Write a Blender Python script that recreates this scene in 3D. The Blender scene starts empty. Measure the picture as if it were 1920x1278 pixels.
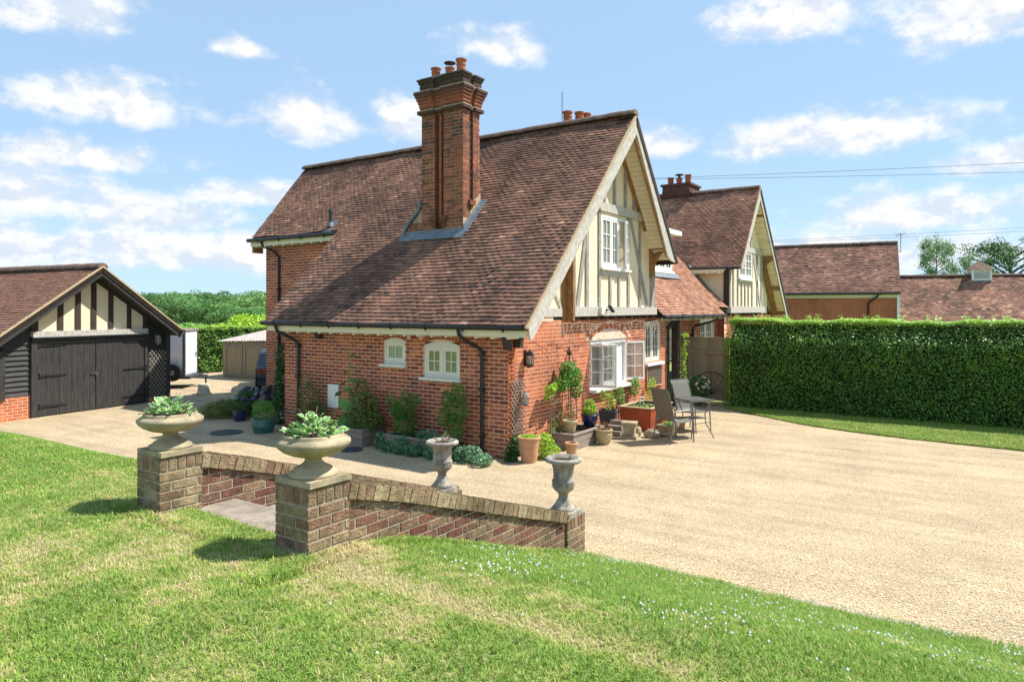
import bpy, math, random
import numpy as np
from mathutils import Vector, Matrix
random.seed(7)
rng = np.random.default_rng(7)
S = bpy.context.scene
COL = S.collection
R_ = math.radians

# ------------------------------------------------------------------ camera, sky, sun, exposure
CAM = Vector((-10.261, -6.950, 2.70))
cd = bpy.data.cameras.new('camera'); cam = bpy.data.objects.new('camera', cd); COL.objects.link(cam)
cam.location = CAM
cam.rotation_euler = (R_(90), 0, R_(33.78 - 90))
cd.sensor_width = 36; cd.lens = 24.356; cd.shift_y = -61 / 1920
cd.clip_start = .05; cd.clip_end = 5000
S.camera = cam
S.view_settings.view_transform = 'Standard'; S.view_settings.look = 'None'
S.view_settings.gamma = 1; S.view_settings.use_curve_mapping = False
S.view_settings.exposure = 1.17
S.render.engine = 'CYCLES'
S.cycles.use_denoising = True
S.cycles.max_bounces = 6; S.cycles.transparent_max_bounces = 8
S.cycles.sample_clamp_indirect = 4

LD = Vector((-.50, .51, -1)).normalized()            # direction the sunlight travels
sl = bpy.data.lights.new('sun', 'SUN'); sun = bpy.data.objects.new('sun', sl); COL.objects.link(sun)
sl.energy = 3.6; sl.angle = R_(.53); sl.color = (1, .955, .87)
sun.rotation_euler = LD.to_track_quat('-Z', 'Y').to_euler()
sun.location = (20, -20, 40)

W = bpy.data.worlds.new('World'); S.world = W; W.use_nodes = True
nt = W.node_tree; nt.nodes.clear()
def N(t, typ, **k):
    n = t.nodes.new(typ)
    for a, b in k.items(): setattr(n, a, b)
    return n
def mth(t, op, a, b=None, c=None, clamp=False):
    n = t.nodes.new('ShaderNodeMath'); n.operation = op; n.use_clamp = clamp
    for i, q in enumerate((a, b, c)):
        if q is None: continue
        if isinstance(q, (int, float)): n.inputs[i].default_value = q
        else: t.links.new(q, n.inputs[i])
    return n.outputs[0]
def mrange(t, v, a, b, c=0., d=1., kind='SMOOTHSTEP'):
    n = t.nodes.new('ShaderNodeMapRange'); n.interpolation_type = kind
    t.links.new(v, n.inputs[0])
    for i, q in enumerate((a, b, c, d)): n.inputs[i + 1].default_value = q
    return n.outputs[0]
sky = N(nt, 'ShaderNodeTexSky', sky_type='NISHITA', sun_disc=False, sun_elevation=math.asin(-LD.z),
        sun_rotation=math.atan2(-LD.x, -LD.y), altitude=60, air_density=1.0, dust_density=.15, ozone_density=3.0)
tc = N(nt, 'ShaderNodeTexCoord'); sx = N(nt, 'ShaderNodeSeparateXYZ')
nt.links.new(tc.outputs['Generated'], sx.inputs[0])
az = mth(nt, 'MULTIPLY', mth(nt, 'ARCTAN2', sx.outputs[1], sx.outputs[0]), 57.2958)
el = mth(nt, 'MULTIPLY', mth(nt, 'ARCSINE', sx.outputs[2]), 57.2958)
CL = [(67, 19.6, 5.2, 2.9), (64.4, 14.4, 7.2, 2.2), (50.3, 14.6, 5.0, 2.7), (34.9, 20.5, 4.0, 2.1), (42.3, 14.8, 3.2, 2.8),
      (10.8, 21.2, 7.2, 2.6), (.6, 19.2, 6.2, 3.1), (7.9, 12.6, 9.6, 2.4), (3.6, 6.6, 8.0, 2.3), (-2.5, 9.8, 5.4, 1.6),
      (69, 7.6, 6.5, 2.9), (61.2, 6.6, 7.0, 2.1), (55.4, 19.1, 2.4, 1.1), (21.6, 13.0, 3.4, 1.8), (54, 8.6, 5.4, 1.5),
      (56, 4.2, 16, 2.4), (12, 3.8, 20, 2.6), (70, 4.0, 14, 2.6), (66, 10.4, 7, 1.5), (-16, 14, 7, 3), (-30, 21, 8, 3), (88, 16, 7, 3), (98, 24, 9, 3.4),
      (-60, 18, 9, 3), (-100, 22, 9, 3), (130, 18, 9, 3), (165, 22, 9, 3), (-140, 16, 9, 3)]
wz = N(nt, 'ShaderNodeCombineXYZ'); nt.links.new(az, wz.inputs[0]); nt.links.new(mth(nt, 'MULTIPLY', el, 1.5), wz.inputs[1])
n1 = N(nt, 'ShaderNodeTexNoise'); n1.inputs['Scale'].default_value = .23; n1.inputs['Detail'].default_value = 9; n1.inputs['Roughness'].default_value = .6
nt.links.new(wz.outputs[0], n1.inputs['Vector'])
dens = None
for a0, e0, w, h in CL:
    da = mth(nt, 'DIVIDE', mth(nt, 'SUBTRACT', az, a0), w * 1.12)
    de = mth(nt, 'DIVIDE', mth(nt, 'SUBTRACT', el, e0), h)
    de = mth(nt, 'MAXIMUM', de, mth(nt, 'MULTIPLY', de, -1.5))
    d = mth(nt, 'SUBTRACT', 1.0, mth(nt, 'SQRT', mth(nt, 'ADD', mth(nt, 'MULTIPLY', da, da), mth(nt, 'MULTIPLY', de, de))))
    dens = d if dens is None else mth(nt, 'MAXIMUM', dens, d)
dens = mth(nt, 'MAXIMUM', dens, -.42)
nz = mth(nt, 'MULTIPLY', mth(nt, 'SUBTRACT', n1.outputs['Fac'], .5), 2.1)
dd = mth(nt, 'ADD', dens, nz)
cfac = mrange(nt, dd, -.08, .66)
cfac = mth(nt, 'MULTIPLY', cfac, mrange(nt, el, -1, 1.5))
haze_f = mrange(nt, el, 15, -1, 0, .5)
veil = mth(nt, 'ADD', mth(nt, 'MULTIPLY', haze_f, .4), .58)
n2_ = N(nt, 'ShaderNodeTexNoise'); n2_.inputs['Scale'].default_value = .23; n2_.inputs['Detail'].default_value = 9; n2_.inputs['Roughness'].default_value = .6
wv_ = N(nt, 'ShaderNodeVectorMath', operation='ADD'); nt.links.new(wz.outputs[0], wv_.inputs[0]); wv_.inputs[1].default_value = (-.5, 1.3, 0); nt.links.new(wv_.outputs[0], n2_.inputs['Vector'])
lit = mth(nt, 'SUBTRACT', n1.outputs['Fac'], n2_.outputs['Fac'])
cfac = mth(nt, 'MULTIPLY', cfac, .95)
ccol = N(nt, 'ShaderNodeMix', data_type='RGBA')
nt.links.new(mrange(nt, lit, -.09, .07), ccol.inputs[0])
ccol.inputs[6].default_value = (.74, .82, .94, 1); ccol.inputs[7].default_value = (1.02, 1.02, 1.02, 1)
b1 = N(nt, 'ShaderNodeBackground'); b1.inputs[1].default_value = .05
nt.links.new(sky.outputs[0], b1.inputs[0])
b2 = N(nt, 'ShaderNodeBackground'); b2.inputs[1].default_value = .455
nt.links.new(ccol.outputs[2], b2.inputs[0])
b3 = N(nt, 'ShaderNodeBackground'); b3.inputs[0].default_value = (.475, .71, .98, 1); b3.inputs[1].default_value = .58
mv = N(nt, 'ShaderNodeMixShader'); nt.links.new(veil, mv.inputs[0]); nt.links.new(b1.outputs[0], mv.inputs[1]); nt.links.new(b3.outputs[0], mv.inputs[2])
mx = N(nt, 'ShaderNodeMixShader'); nt.links.new(cfac, mx.inputs[0]); nt.links.new(mv.outputs[0], mx.inputs[1]); nt.links.new(b2.outputs[0], mx.inputs[2])
wo = N(nt, 'ShaderNodeOutputWorld'); nt.links.new(mx.outputs[0], wo.inputs[0])

# ------------------------------------------------------------------ materials
MATS = {}
def mat(name, c1, c2=None, scale=6., rough=.8, bump=0., bscale=60., ramp=None, k=.25, objr=0., big=0., bigs=.8, metal=0., spec=.3, trans=0., detail=5., stretch=None, alpha=1., coat=0.):
    m = bpy.data.materials.new(name); m.use_nodes = True; t = m.node_tree
    p = t.nodes['Principled BSDF']; out = t.nodes['Material Output']
    g = N(t, 'ShaderNodeNewGeometry'); vec = g.outputs['Position']
    if stretch:
        vm = N(t, 'ShaderNodeVectorMath', operation='MULTIPLY'); t.links.new(vec, vm.inputs[0]); vm.inputs[1].default_value = stretch; vec = vm.outputs[0]
    nz = N(t, 'ShaderNodeTexNoise'); nz.inputs['Scale'].default_value = scale; nz.inputs['Detail'].default_value = detail; nz.inputs['Roughness'].default_value = .62
    t.links.new(vec, nz.inputs['Vector'])
    if ramp:
        at = N(t, 'ShaderNodeAttribute', attribute_name='tint'); cr = N(t, 'ShaderNodeValToRGB')
        el_ = cr.color_ramp.elements
        while len(el_) < len(ramp): el_.new(.5)
        for e, (ps, c) in zip(el_, ramp): e.position = ps; e.color = (*c, 1)
        t.links.new(at.outputs['Fac'], cr.inputs[0])
        f = mrange(t, nz.outputs['Fac'], .25, .75, 1 - k, 1 + k, 'LINEAR')
        if big:
            nb = N(t, 'ShaderNodeTexNoise'); nb.inputs['Scale'].default_value = bigs; nb.inputs['Detail'].default_value = 7; nb.inputs['Roughness'].default_value = .68; t.links.new(g.outputs['Position'], nb.inputs['Vector'])
            f = mth(t, 'MULTIPLY', f, mrange(t, nb.outputs['Fac'], .36, .62, 1 - big, 1 + big * .25))
        vm = N(t, 'ShaderNodeVectorMath', operation='SCALE'); t.links.new(cr.outputs[0], vm.inputs[0]); t.links.new(f, vm.inputs['Scale'])
        col = vm.outputs[0]
        if objr:
            oi = N(t, 'ShaderNodeObjectInfo'); hs = N(t, 'ShaderNodeHueSaturation'); t.links.new(col, hs.inputs['Color'])
            t.links.new(mrange(t, oi.outputs['Random'], 0, 1, 1 - objr, 1 + objr, 'LINEAR'), hs.inputs['Value'])
            t.links.new(mrange(t, mth(t, 'FRACT', mth(t, 'MULTIPLY', oi.outputs['Random'], 7.3)), 0, 1, .5 - objr * .09, .5 + objr * .04, 'LINEAR'), hs.inputs['Hue']); col = hs.outputs[0]
    else:
        mxn = N(t, 'ShaderNodeMix', data_type='RGBA'); c2 = c2 or tuple(x * .75 for x in c1)
        mxn.inputs[6].default_value = (*c1, 1); mxn.inputs[7].default_value = (*c2, 1)
        t.links.new(mrange(t, nz.outputs['Fac'], .32, .68), mxn.inputs[0]); col = mxn.outputs[2]
    t.links.new(col, p.inputs['Base Color'])
    p.inputs['Roughness'].default_value = rough; p.inputs['Metallic'].default_value = metal
    p.inputs['Specular IOR Level'].default_value = spec
    if coat: p.inputs['Coat Weight'].default_value = coat; p.inputs['Coat Roughness'].default_value = .08
    if bump:
        n2 = N(t, 'ShaderNodeTexNoise'); n2.inputs['Scale'].default_value = bscale; n2.inputs['Detail'].default_value = 4
        t.links.new(vec, n2.inputs['Vector'])
        bp = N(t, 'ShaderNodeBump'); bp.inputs['Strength'].default_value = min(1, bump); bp.inputs['Distance'].default_value = .01 * max(1, bump)
        t.links.new(n2.outputs['Fac'], bp.inputs['Height']); t.links.new(bp.outputs[0], p.inputs['Normal'])
    sh = p.outputs[0]
    if trans:
        tr = N(t, 'ShaderNodeBsdfTranslucent'); t.links.new(col, tr.inputs[0])
        ms = N(t, 'ShaderNodeMixShader'); ms.inputs[0].default_value = trans
        t.links.new(sh, ms.inputs[1]); t.links.new(tr.outputs[0], ms.inputs[2]); sh = ms.outputs[0]
    if alpha < 1: 
        tb = N(t, 'ShaderNodeBsdfTransparent'); ms = N(t, 'ShaderNodeMixShader'); ms.inputs[0].default_value = alpha
        t.links.new(tb.outputs[0], ms.inputs[1]); t.links.new(sh, ms.inputs[2]); sh = ms.outputs[0]
    t.links.new(sh, out.inputs[0])
    MATS[name] = m
    return m
BR = mat('brick_red', (0, 0, 0), ramp=[(0, (.19, .056, .036)), (.35, (.36, .098, .048)), (.75, (.48, .14, .06)), (1, (.57, .2, .08))], big=.38, bigs=1.1, scale=14, k=.3, bump=.5, bscale=90, rough=.9)
BRL = mat('brick_orange', (0, 0, 0), ramp=[(0, (.32, .09, .045)), (.4, (.47, .14, .06)), (.8, (.54, .17, .072)), (1, (.6, .23, .1))], big=.3, bigs=1.1, scale=14, k=.25, bump=.5, bscale=90, rough=.9)
BRC = mat('brick_sooty', (0, 0, 0), ramp=[(0, (.06, .045, .038)), (.35, (.17, .065, .042)), (.75, (.32, .11, .06)), (1, (.42, .15, .08))], scale=9, k=.4, bump=.5, bscale=90, rough=.92)
BRW = mat('brick_weathered', (0, 0, 0), ramp=[(0, (.15, .06, .042)), (.3, (.215, .10, .065)), (.5, (.24, .155, .095)), (.8, (.285, .21, .115)), (1, (.35, .275, .165))], big=.4, bigs=2.6, scale=18, k=.5, bump=1.2, bscale=70, rough=.95, detail=8)
MO = mat('mortar', (.84, .59, .45), (.72, .50, .38), scale=20, bump=.3, bscale=150, rough=.95)
MOS = mat('mortar_sooty', (.50, .37, .27), (.26, .19, .14), scale=2.2, bump=.4, bscale=120, rough=.95)
MOG = mat('mortar_grey', (.43, .36, .26), (.24, .20, .14), scale=25, bump=.6, bscale=120, rough=.95)
TILE = mat('clay_tile', (0, 0, 0), ramp=[(0, (.10, .06, .046)), (.3, (.18, .094, .066)), (.6, (.275, .138, .092)), (.85, (.36, .178, .115)), (1, (.47, .27, .175))], big=.36, bigs=.75, scale=9, k=.3, bump=.6, bscale=60, rough=.88, detail=8)
TILO = mat('clay_tile_orange', (0, 0, 0), ramp=[(0, (.16, .08, .055)), (.3, (.26, .12, .076)), (.7, (.35, .17, .105)), (1, (.45, .25, .16))], scale=9, k=.25, bump=.6, bscale=60, rough=.88)
TILG = mat('clay_tile_brown', (0, 0, 0), ramp=[(0, (.13, .066, .046)), (.5, (.22, .108, .072)), (1, (.31, .155, .105))], scale=9, k=.25, bump=.4, bscale=60, rough=.88)
DECK = mat('roof_deck', (.035, .022, .018), (.02, .014, .012), rough=.95)
RIDGE = mat('ridge_tile_clay', (.24, .15, .11), (.13, .085, .068), scale=7, bump=.6, rough=.9)
VERGE = mat('verge_mortar', (.55, .42, .27), (.40, .29, .17), scale=30, bump=1, bscale=60)
OAKG = mat('oak_grey', (.58, .54, .475), (.36, .335, .295), scale=9, stretch=(3, 3, 1), bump=.5, bscale=50, rough=.9)
OAKS = mat('oak_stud', (.40, .37, .33), (.25, .235, .21), scale=9, stretch=(3, 3, 1), bump=.5, bscale=50, rough=.9)
OAKB = mat('oak_brown', (.33, .18, .075), (.23, .115, .045), scale=9, bump=.4, bscale=50, rough=.75)
CREAM = mat('plaster_cream', (.82, .70, .49), (.74, .615, .42), scale=1.6, bump=.15, bscale=40, rough=.95)
SOFF = mat('soffit_cream', (.74, .66, .48), (.68, .60, .43), scale=5, rough=.8)
FASC = mat('fascia_cream', (.74, .69, .50), (.70, .64, .45), scale=4, rough=.5)
WHITE = mat('white_paint', (.82, .81, .77), (.76, .75, .71), scale=5, rough=.45, spec=.4)
WCRM = mat('cream_paint', (.74, .71, .60), (.70, .66, .55), scale=5, rough=.45, spec=.4)
BLACK = mat('black_plastic', (.012, .012, .014), (.02, .02, .022), rough=.4, spec=.5)
TARW = mat('tarred_wood', (.02, .019, .019), (.06, .055, .05), scale=7, stretch=(7, 7, .45), bump=.8, bscale=40, rough=.65, spec=.45)
TARS = mat('tarred_boards', (.075, .073, .07), (.035, .034, .034), scale=5, stretch=(.5, .5, 8), bump=.8, bscale=30, rough=.7, spec=.4)
DKOAK = mat('dark_oak', (.075, .05, .038), (.04, .028, .022), scale=10, stretch=(4, 4, .6), bump=.5, rough=.8)
LEAD = mat('lead', (.17, .20, .235), (.11, .13, .155), scale=5, bump=.3, bscale=20, rough=.55, spec=.5)
GLASS = mat('window_glass', (.34, .37, .36), (.22, .25, .24), scale=1.2, rough=.06, spec=.9, alpha=.38)
GLASO = mat('obscured_glass', (.20, .235, .085), (.28, .31, .13), scale=3, rough=.18, spec=.7)
GLASC = mat('frosted_glass', (.27, .38, .24), (.35, .42, .27), scale=3, rough=.18, spec=.7)
GLASD = mat('dark_glass', (.05, .055, .055), (.11, .115, .11), scale=1.5, rough=.07, spec=.8)
CURT = mat('curtain_cloth', (.55, .50, .42), (.40, .36, .30), scale=9, stretch=(6, 6, .3), rough=.95)
ROOM = mat('dark_room', (.03, .028, .025), rough=.95)
TERRA = mat('terracotta', (.55, .30, .17), (.45, .225, .12), scale=12, bump=.3, rough=.85)
POTRIM = mat('chimney_clay', (.42, .14, .07), (.33, .10, .05), scale=12, bump=.3, rough=.85)
BEIGE = mat('beige_glaze', (.46, .36, .21), (.36, .27, .15), scale=9, rough=.5, bump=.2)
BLUEG = mat('blue_glaze', (.008, .016, .06), (.014, .028, .10), rough=.18, spec=.6)
TEALG = mat('teal_glaze', (.02, .10, .10), (.03, .14, .13), rough=.25, spec=.6)
SOIL = mat('potting_soil', (.07, .045, .03), (.035, .024, .017), scale=60, bump=1.5, bscale=120, rough=1)
SANDS = mat('sandstone', (.46, .375, .235), (.25, .205, .135), scale=6, bump=.6, bscale=110, rough=.92, detail=9)
GREYS = mat('grey_cast_stone', (.42, .375, .31), (.17, .155, .13), scale=9, bump=1.0, bscale=90, rough=.95, detail=9)
CONC = mat('step_concrete', (.34, .285, .225), (.21, .175, .135), scale=7, bump=.7, bscale=130, rough=.95)
ROCK = mat('rough_rock', (.42, .34, .22), (.27, .21, .13), scale=8, bump=1, bscale=30, rough=.95)
PLANK = mat('weathered_plank', (.34, .285, .235), (.20, .165, .135), scale=8, stretch=(.6, .6, 9), bump=.6, rough=.9)
FENCE = mat('fence_board', (0, 0, 0), ramp=[(0, (.27, .20, .12)), (1, (.38, .29, .18))], scale=9, stretch=(6, 6, .5), k=.3, bump=.4, rough=.9)
TANKR = mat('tank_red', (.42, .085, .035), (.33, .07, .03), scale=5, rough=.6, bump=.2)
WATER = mat('tank_water', (.05, .075, .045), (.10, .13, .07), scale=9, rough=.05, spec=.7)
ALU = mat('grey_metal', (.22, .215, .20), (.16, .155, .15), rough=.4, metal=.7)
SLING = mat('sling_fabric', (.22, .21, .18), (.17, .165, .14), scale=60, rough=.85, bump=.4, bscale=250, trans=.15)
IRON = mat('rusty_iron', (.05, .03, .022), (.10, .05, .03), scale=20, rough=.85)
TWIG = mat('bare_twig', (.30, .23, .16), (.2, .15, .10), rough=.9)
BARK = mat('bark', (.10, .085, .065), (.05, .042, .034), scale=9, bump=1, rough=.95)
BIRCHB = mat('birch_bark', (.45, .42, .37), (.2, .18, .15), scale=5, rough=.9)
CARP = mat('car_paint', (.010, .016, .03), (.014, .022, .04), rough=.3, metal=.3, spec=.6, coat=.8)
TYRE = mat('tyre_rubber', (.018, .018, .018), rough=.85)
TAILR = mat('tail_lamp_red', (.35, .03, .015), (.45, .06, .02), rough=.2, spec=.6)
PLATE = mat('number_plate_yellow', (.62, .40, .02), rough=.5)
TRAILW = mat('trailer_white', (.74, .75, .76), (.66, .67, .68), scale=2, rough=.4, spec=.45)
TUBC = mat('tub_plastic', (.58, .52, .42), (.48, .43, .34), rough=.6)
BAG = mat('black_sheet', (.018, .018, .02), (.03, .03, .033), rough=.35, spec=.5, bump=1, bscale=14)
SLATE = mat('cover_plate', (.06, .065, .072), (.04, .043, .05), scale=14, bump=.4, rough=.75)
STONEE = mat('edging_stone', (.44, .36, .27), (.30, .24, .18), scale=9, bump=.7, bscale=80, rough=.95)
CABLE = mat('cable_black', (.03, .03, .035), rough=.6)
LIGHTW = mat('string_light_wire', (.62, .57, .47), (.5, .45, .36), rough=.6)
def leafmat(name, a, b, c, spec=.35, trans=.3, rough=.55, objr=0.):
    return mat(name, (0, 0, 0), ramp=[(0, a), (.55, b), (1, c)], scale=3, k=.2, rough=rough, spec=spec, trans=trans, objr=objr)
LHEDGE = leafmat('privet_leaf', (.085, .19, .045), (.19, .37, .065), (.42, .62, .085), spec=.5, trans=.3, rough=.4)  # brightest stop carries the sunlit lime of the hedge top
LDARK = leafmat('dark_leaf', (0.032, 0.079, 0.026), (0.061, 0.149, 0.038), (0.123, 0.245, 0.052))
LMID = leafmat('mid_leaf', (.075, .18, .04), (.16, .35, .06), (.28, .5, .1))
LLIME = leafmat('lime_leaf', (0.21, 0.35, 0.035), (0.42, 0.63, 0.052), (0.63, 0.805, 0.105))
LBLUE = leafmat('bluegreen_leaf', (.07, .17, .09), (.15, .31, .16), (.27, .45, .24))
LOLIVE = leafmat('olive_leaf', (.10, .14, .04), (.2, .26, .07), (.33, .38, .12))
LWOOD = leafmat('woodland_leaf', (.06, .15, .055), (.14, .29, .085), (.26, .46, .12), trans=.2, objr=.32)
LBIRCH = leafmat('birch_leaf', (0.105, 0.21, 0.088), (0.193, 0.333, 0.14), (0.35, 0.507, 0.228))
LVARI = mat('hosta_leaf', (0, 0, 0), ramp=[(0, (.09, .27, .05)), (.5, (.19, .42, .10)), (.62, (.60, .68, .33)), (1, (.74, .77, .5))], scale=5, k=.15, rough=.5, spec=.35, trans=.25)
LBIG = mat('broad_leaf', (.10, .25, .05), (.15, .33, .07), scale=9, rough=.55, trans=.3)
FLW = mat('white_petal', (.80, .80, .74), (.72, .72, .66), rough=.8, trans=.2)
FLV = mat('violet_petal', (.28, .12, .5), (.2, .1, .42), rough=.8)
GRASS = mat('grass_blade', (0, 0, 0), ramp=[(0, (.62, .50, .29)), (.2, (.51, .455, .19)), (.42, (.375, .44, .10)), (.7, (.255, .39, .06)), (1, (.165, .295, .045))], scale=2, k=.15, rough=.6, spec=.25, trans=.3)
PEB = mat('pebble', (0, 0, 0), ramp=[(0, (.36, .24, .12)), (.3, (.54, .40, .22)), (.7, (.68, .53, .32)), (1, (.82, .72, .52))], scale=20, k=.15, rough=.9)

# ------------------------------------------------------------------ mesh helpers
class MB:
    def __init__(s): s.v = []; s.f = []; s.t = []; s.m = []
    def face(s, pts, t=.5, m=0):
        i = len(s.v); s.v.extend(tuple(p) for p in pts); s.f.append(tuple(range(i, i + len(pts)))); s.t.append(t); s.m.append(m)
    def idx(s, vs, fs, t=.5, m=0, M=None):
        i = len(s.v)
        s.v.extend(tuple(M @ Vector(p)) if M is not None else tuple(p) for p in vs)
        for f in fs: s.f.append(tuple(i + k for k in f)); s.t.append(t); s.m.append(m)
    def box(s, x0, x1, y0, y1, z0, z1, t=.5, m=0, M=None, ch=0.):
        vs = [(x0, y0, z0), (x1, y0, z0), (x1, y1, z0), (x0, y1, z0), (x0, y0, z1), (x1, y0, z1), (x1, y1, z1), (x0, y1, z1)]
        s.idx(vs, [(0, 3, 2, 1), (4, 5, 6, 7), (0, 1, 5, 4), (1, 2, 6, 5), (2, 3, 7, 6), (3, 0, 4, 7)], t, m, M)
    def prism(s, poly, d, axis='y', t=.5, m=0, M=None):
        """poly in the plane across `axis`, from d[0] to d[1]"""
        n = len(poly)
        def P(a, b, w): return {'y': (a, w, b), 'x': (w, a, b), 'z': (a, b, w)}[axis]
        vs = [P(a, b, d[0]) for a, b in poly] + [P(a, b, d[1]) for a, b in poly]
        fs = [tuple(range(n)), tuple(range(2 * n - 1, n - 1, -1))] + [(i, i + n, (i + 1) % n + n, (i + 1) % n) for i in range(n)]
        s.idx(vs, fs, t, m, M)
    def bar(s, a, b, w, h, up=(0, 0, 1), t=.5, m=0):
        a = Vector(a); b = Vector(b); d = b - a; L = d.length; d.normalize(); u = Vector(up)
        x = d.cross(u)
        if x.length < 1e-4: x = d.cross(Vector((0, 1, 0)))
        x.normalize(); u = x.cross(d)
        M = Matrix((x, d, u)).transposed().to_4x4(); M.translation = a
        s.box(-w / 2, w / 2, 0, L, -h / 2, h / 2, t, m, M)
    def tube(s, path, r, n=6, t=.5, m=0, cap=True):
        path = [Vector(p) for p in path]; k = len(path)
        rs = r if isinstance(r, (list, tuple)) else [r] * k
        i0 = len(s.v); pu = None
        for i, p in enumerate(path):
            d = (path[min(i + 1, k - 1)] - path[max(i - 1, 0)])
            d.normalize()
            if pu is None: pu = d.cross(Vector((.31, .17, .93)) if abs(d.z) < .9 else Vector((1, .2, 0)))
            pu = (pu - d * pu.dot(d)).normalized(); w = d.cross(pu)
            for j in range(n):
                q = 2 * math.pi * j / n
                s.v.append(tuple(p + (pu * math.cos(q) + w * math.sin(q)) * rs[i]))
        for i in range(k - 1):
            for j in range(n):
                a = i0 + i * n + j; b = i0 + i * n + (j + 1) % n
                s.f.append((a, b, b + n, a + n)); s.t.append(t); s.m.append(m)
        if cap:
            s.f.append(tuple(i0 + j for j in range(n - 1, -1, -1))); s.t.append(t); s.m.append(m)
            s.f.append(tuple(i0 + (k - 1) * n + j for j in range(n))); s.t.append(t); s.m.append(m)
    def lathe(s, prof, n=28, c=(0, 0, 0), t=.5, m=0, fn=None):
        i0 = len(s.v)
        for i, (r, z) in enumerate(prof):
            for j in range(n):
                q = 2 * math.pi * j / n; rr = r * (fn(i, q, z) if fn else 1)
                s.v.append((c[0] + rr * math.cos(q), c[1] + rr * math.sin(q), c[2] + z))
        for i in range(len(prof) - 1):
            for j in range(n):
                a = i0 + i * n + j; b = i0 + i * n + (j + 1) % n
                s.f.append((a, b, b + n, a + n)); s.t.append(t); s.m.append(m)
        s.f.append(tuple(i0 + j for j in range(n - 1, -1, -1))); s.t.append(t); s.m.append(m)
        k = i0 + (len(prof) - 1) * n
        s.f.append(tuple(k + j for j in range(n))); s.t.append(t); s.m.append(m)
    def mesh(s, name, mats, smooth=False):
        me = bpy.data.meshes.new(name); me.from_pydata(s.v, [], s.f)
        for q in (mats if isinstance(mats, (list, tuple)) else [mats]): me.materials.append(q)
        at = me.attributes.new('tint', 'FLOAT', 'FACE'); at.data.foreach_set('value', np.array(s.t, dtype=np.float32))
        if any(s.m): me.polygons.foreach_set('material_index', np.array(s.m, dtype=np.int32))
        if smooth: me.polygons.foreach_set('use_smooth', np.ones(len(s.f), dtype=bool))
        me.update()
        return me
    def build(s, name, mats, parent=None, loc=(0, 0, 0), rz=0, M=None, smooth=False):
        return link(name, s.mesh(name, mats, smooth), parent, loc, rz, M)
WM = {}
def link(name, me, parent=None, loc=(0, 0, 0), rz=0, M=None):
    o = bpy.data.objects.new(name, me); COL.objects.link(o)
    B = M if M is not None else Matrix.Translation(loc) @ Matrix.Rotation(rz, 4, 'Z')
    if parent is not None: o.parent = parent
    o.matrix_basis = B
    WM[o] = (WM[parent] if parent is not None else Matrix.Identity(4)) @ B
    return o
def tag(o, label, cat, group=None, kind=None):
    if label: o['label'] = label
    if cat: o['category'] = cat
    if group: o['group'] = group
    if kind: o['kind'] = kind
    return o
def thing(name, label, cat, loc=(0, 0, 0), rz=0, group=None):
    return tag(link(name, None, None, loc, rz), label, cat, group)
def np_mesh(name, V, F, tint, mats, smooth=False):
    """V (n,3), F (m,k) with k verts per face"""
    me = bpy.data.meshes.new(name); k = F.shape[1]
    me.vertices.add(len(V)); me.vertices.foreach_set('co', np.ascontiguousarray(V, dtype=np.float32).ravel())
    me.loops.add(F.size); me.loops.foreach_set('vertex_index', np.ascontiguousarray(F, dtype=np.int32).ravel())
    me.polygons.add(len(F)); me.polygons.foreach_set('loop_start', np.arange(0, F.size, k, dtype=np.int32))
    for q in (mats if isinstance(mats, (list, tuple)) else [mats]): me.materials.append(q)
    at = me.attributes.new('tint', 'FLOAT', 'FACE'); at.data.foreach_set('value', np.asarray(tint, dtype=np.float32))
    me.update(calc_edges=True); me.validate()
    return me
def rand_dirs(n):
    v = rng.normal(size=(n, 3)); return v / np.linalg.norm(v, axis=1)[:, None]
def leaves(P, l, w, tint, up=.35, jit=.35, droop=0.):
    """rhombic leaves folded from points P; returns V, F, tint"""
    n = len(P); nrm = rand_dirs(n); nrm[:, 2] = np.abs(nrm[:, 2]) + up; nrm /= np.linalg.norm(nrm, axis=1)[:, None]
    a = np.cross(nrm, rand_dirs(n)); a /= np.linalg.norm(a, axis=1)[:, None]; b = np.cross(nrm, a)
    a[:, 2] -= droop
    sc = (1 + jit * (rng.random(n) * 2 - 1))[:, None]
    V = np.stack([P - a * l * sc * .5, P + b * w * sc * .5 + a * l * sc * .05, P + a * l * sc * .5, P - b * w * sc * .5 + a * l * sc * .05], 1).reshape(-1, 3)
    return V, np.arange(4 * n).reshape(n, 4), np.clip(tint, 0, 1)
def blob_points(blobs, n, shell=.6):
    """points in ellipsoids (cx,cy,cz,rx,ry,rz), volume weighted, pushed towards the surface"""
    vol = np.array([b[3] * b[4] * b[5] for b in blobs]) ** .8; cnt = rng.multinomial(n, vol / vol.sum()); out = []
    for b, c in zip(blobs, cnt):
        r = rng.random(c) ** (1 / 3.); r = shell * (.65 + .4 * r) + (1 - shell) * r
        out.append(np.array(b[:3]) + rand_dirs(c) * r[:, None] * np.array(b[3:]))
    return np.concatenate(out)
def leaf_obj(name, blobs, n, l, w, m, parent=None, shell=.6, up=.35, tvar=.3, zmin=None, droop=0., tmid=.5):
    P = blob_points(blobs, n, shell)
    if zmin is not None: P[:, 2] = np.maximum(P[:, 2], zmin + rng.random(n) * .03)
    V, F, t = leaves(P, l, w, tmid + tvar * (rng.random(n) * 2 - 1), up, droop=droop)
    return link(name, np_mesh(name, V, F, t, m), parent)
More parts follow.
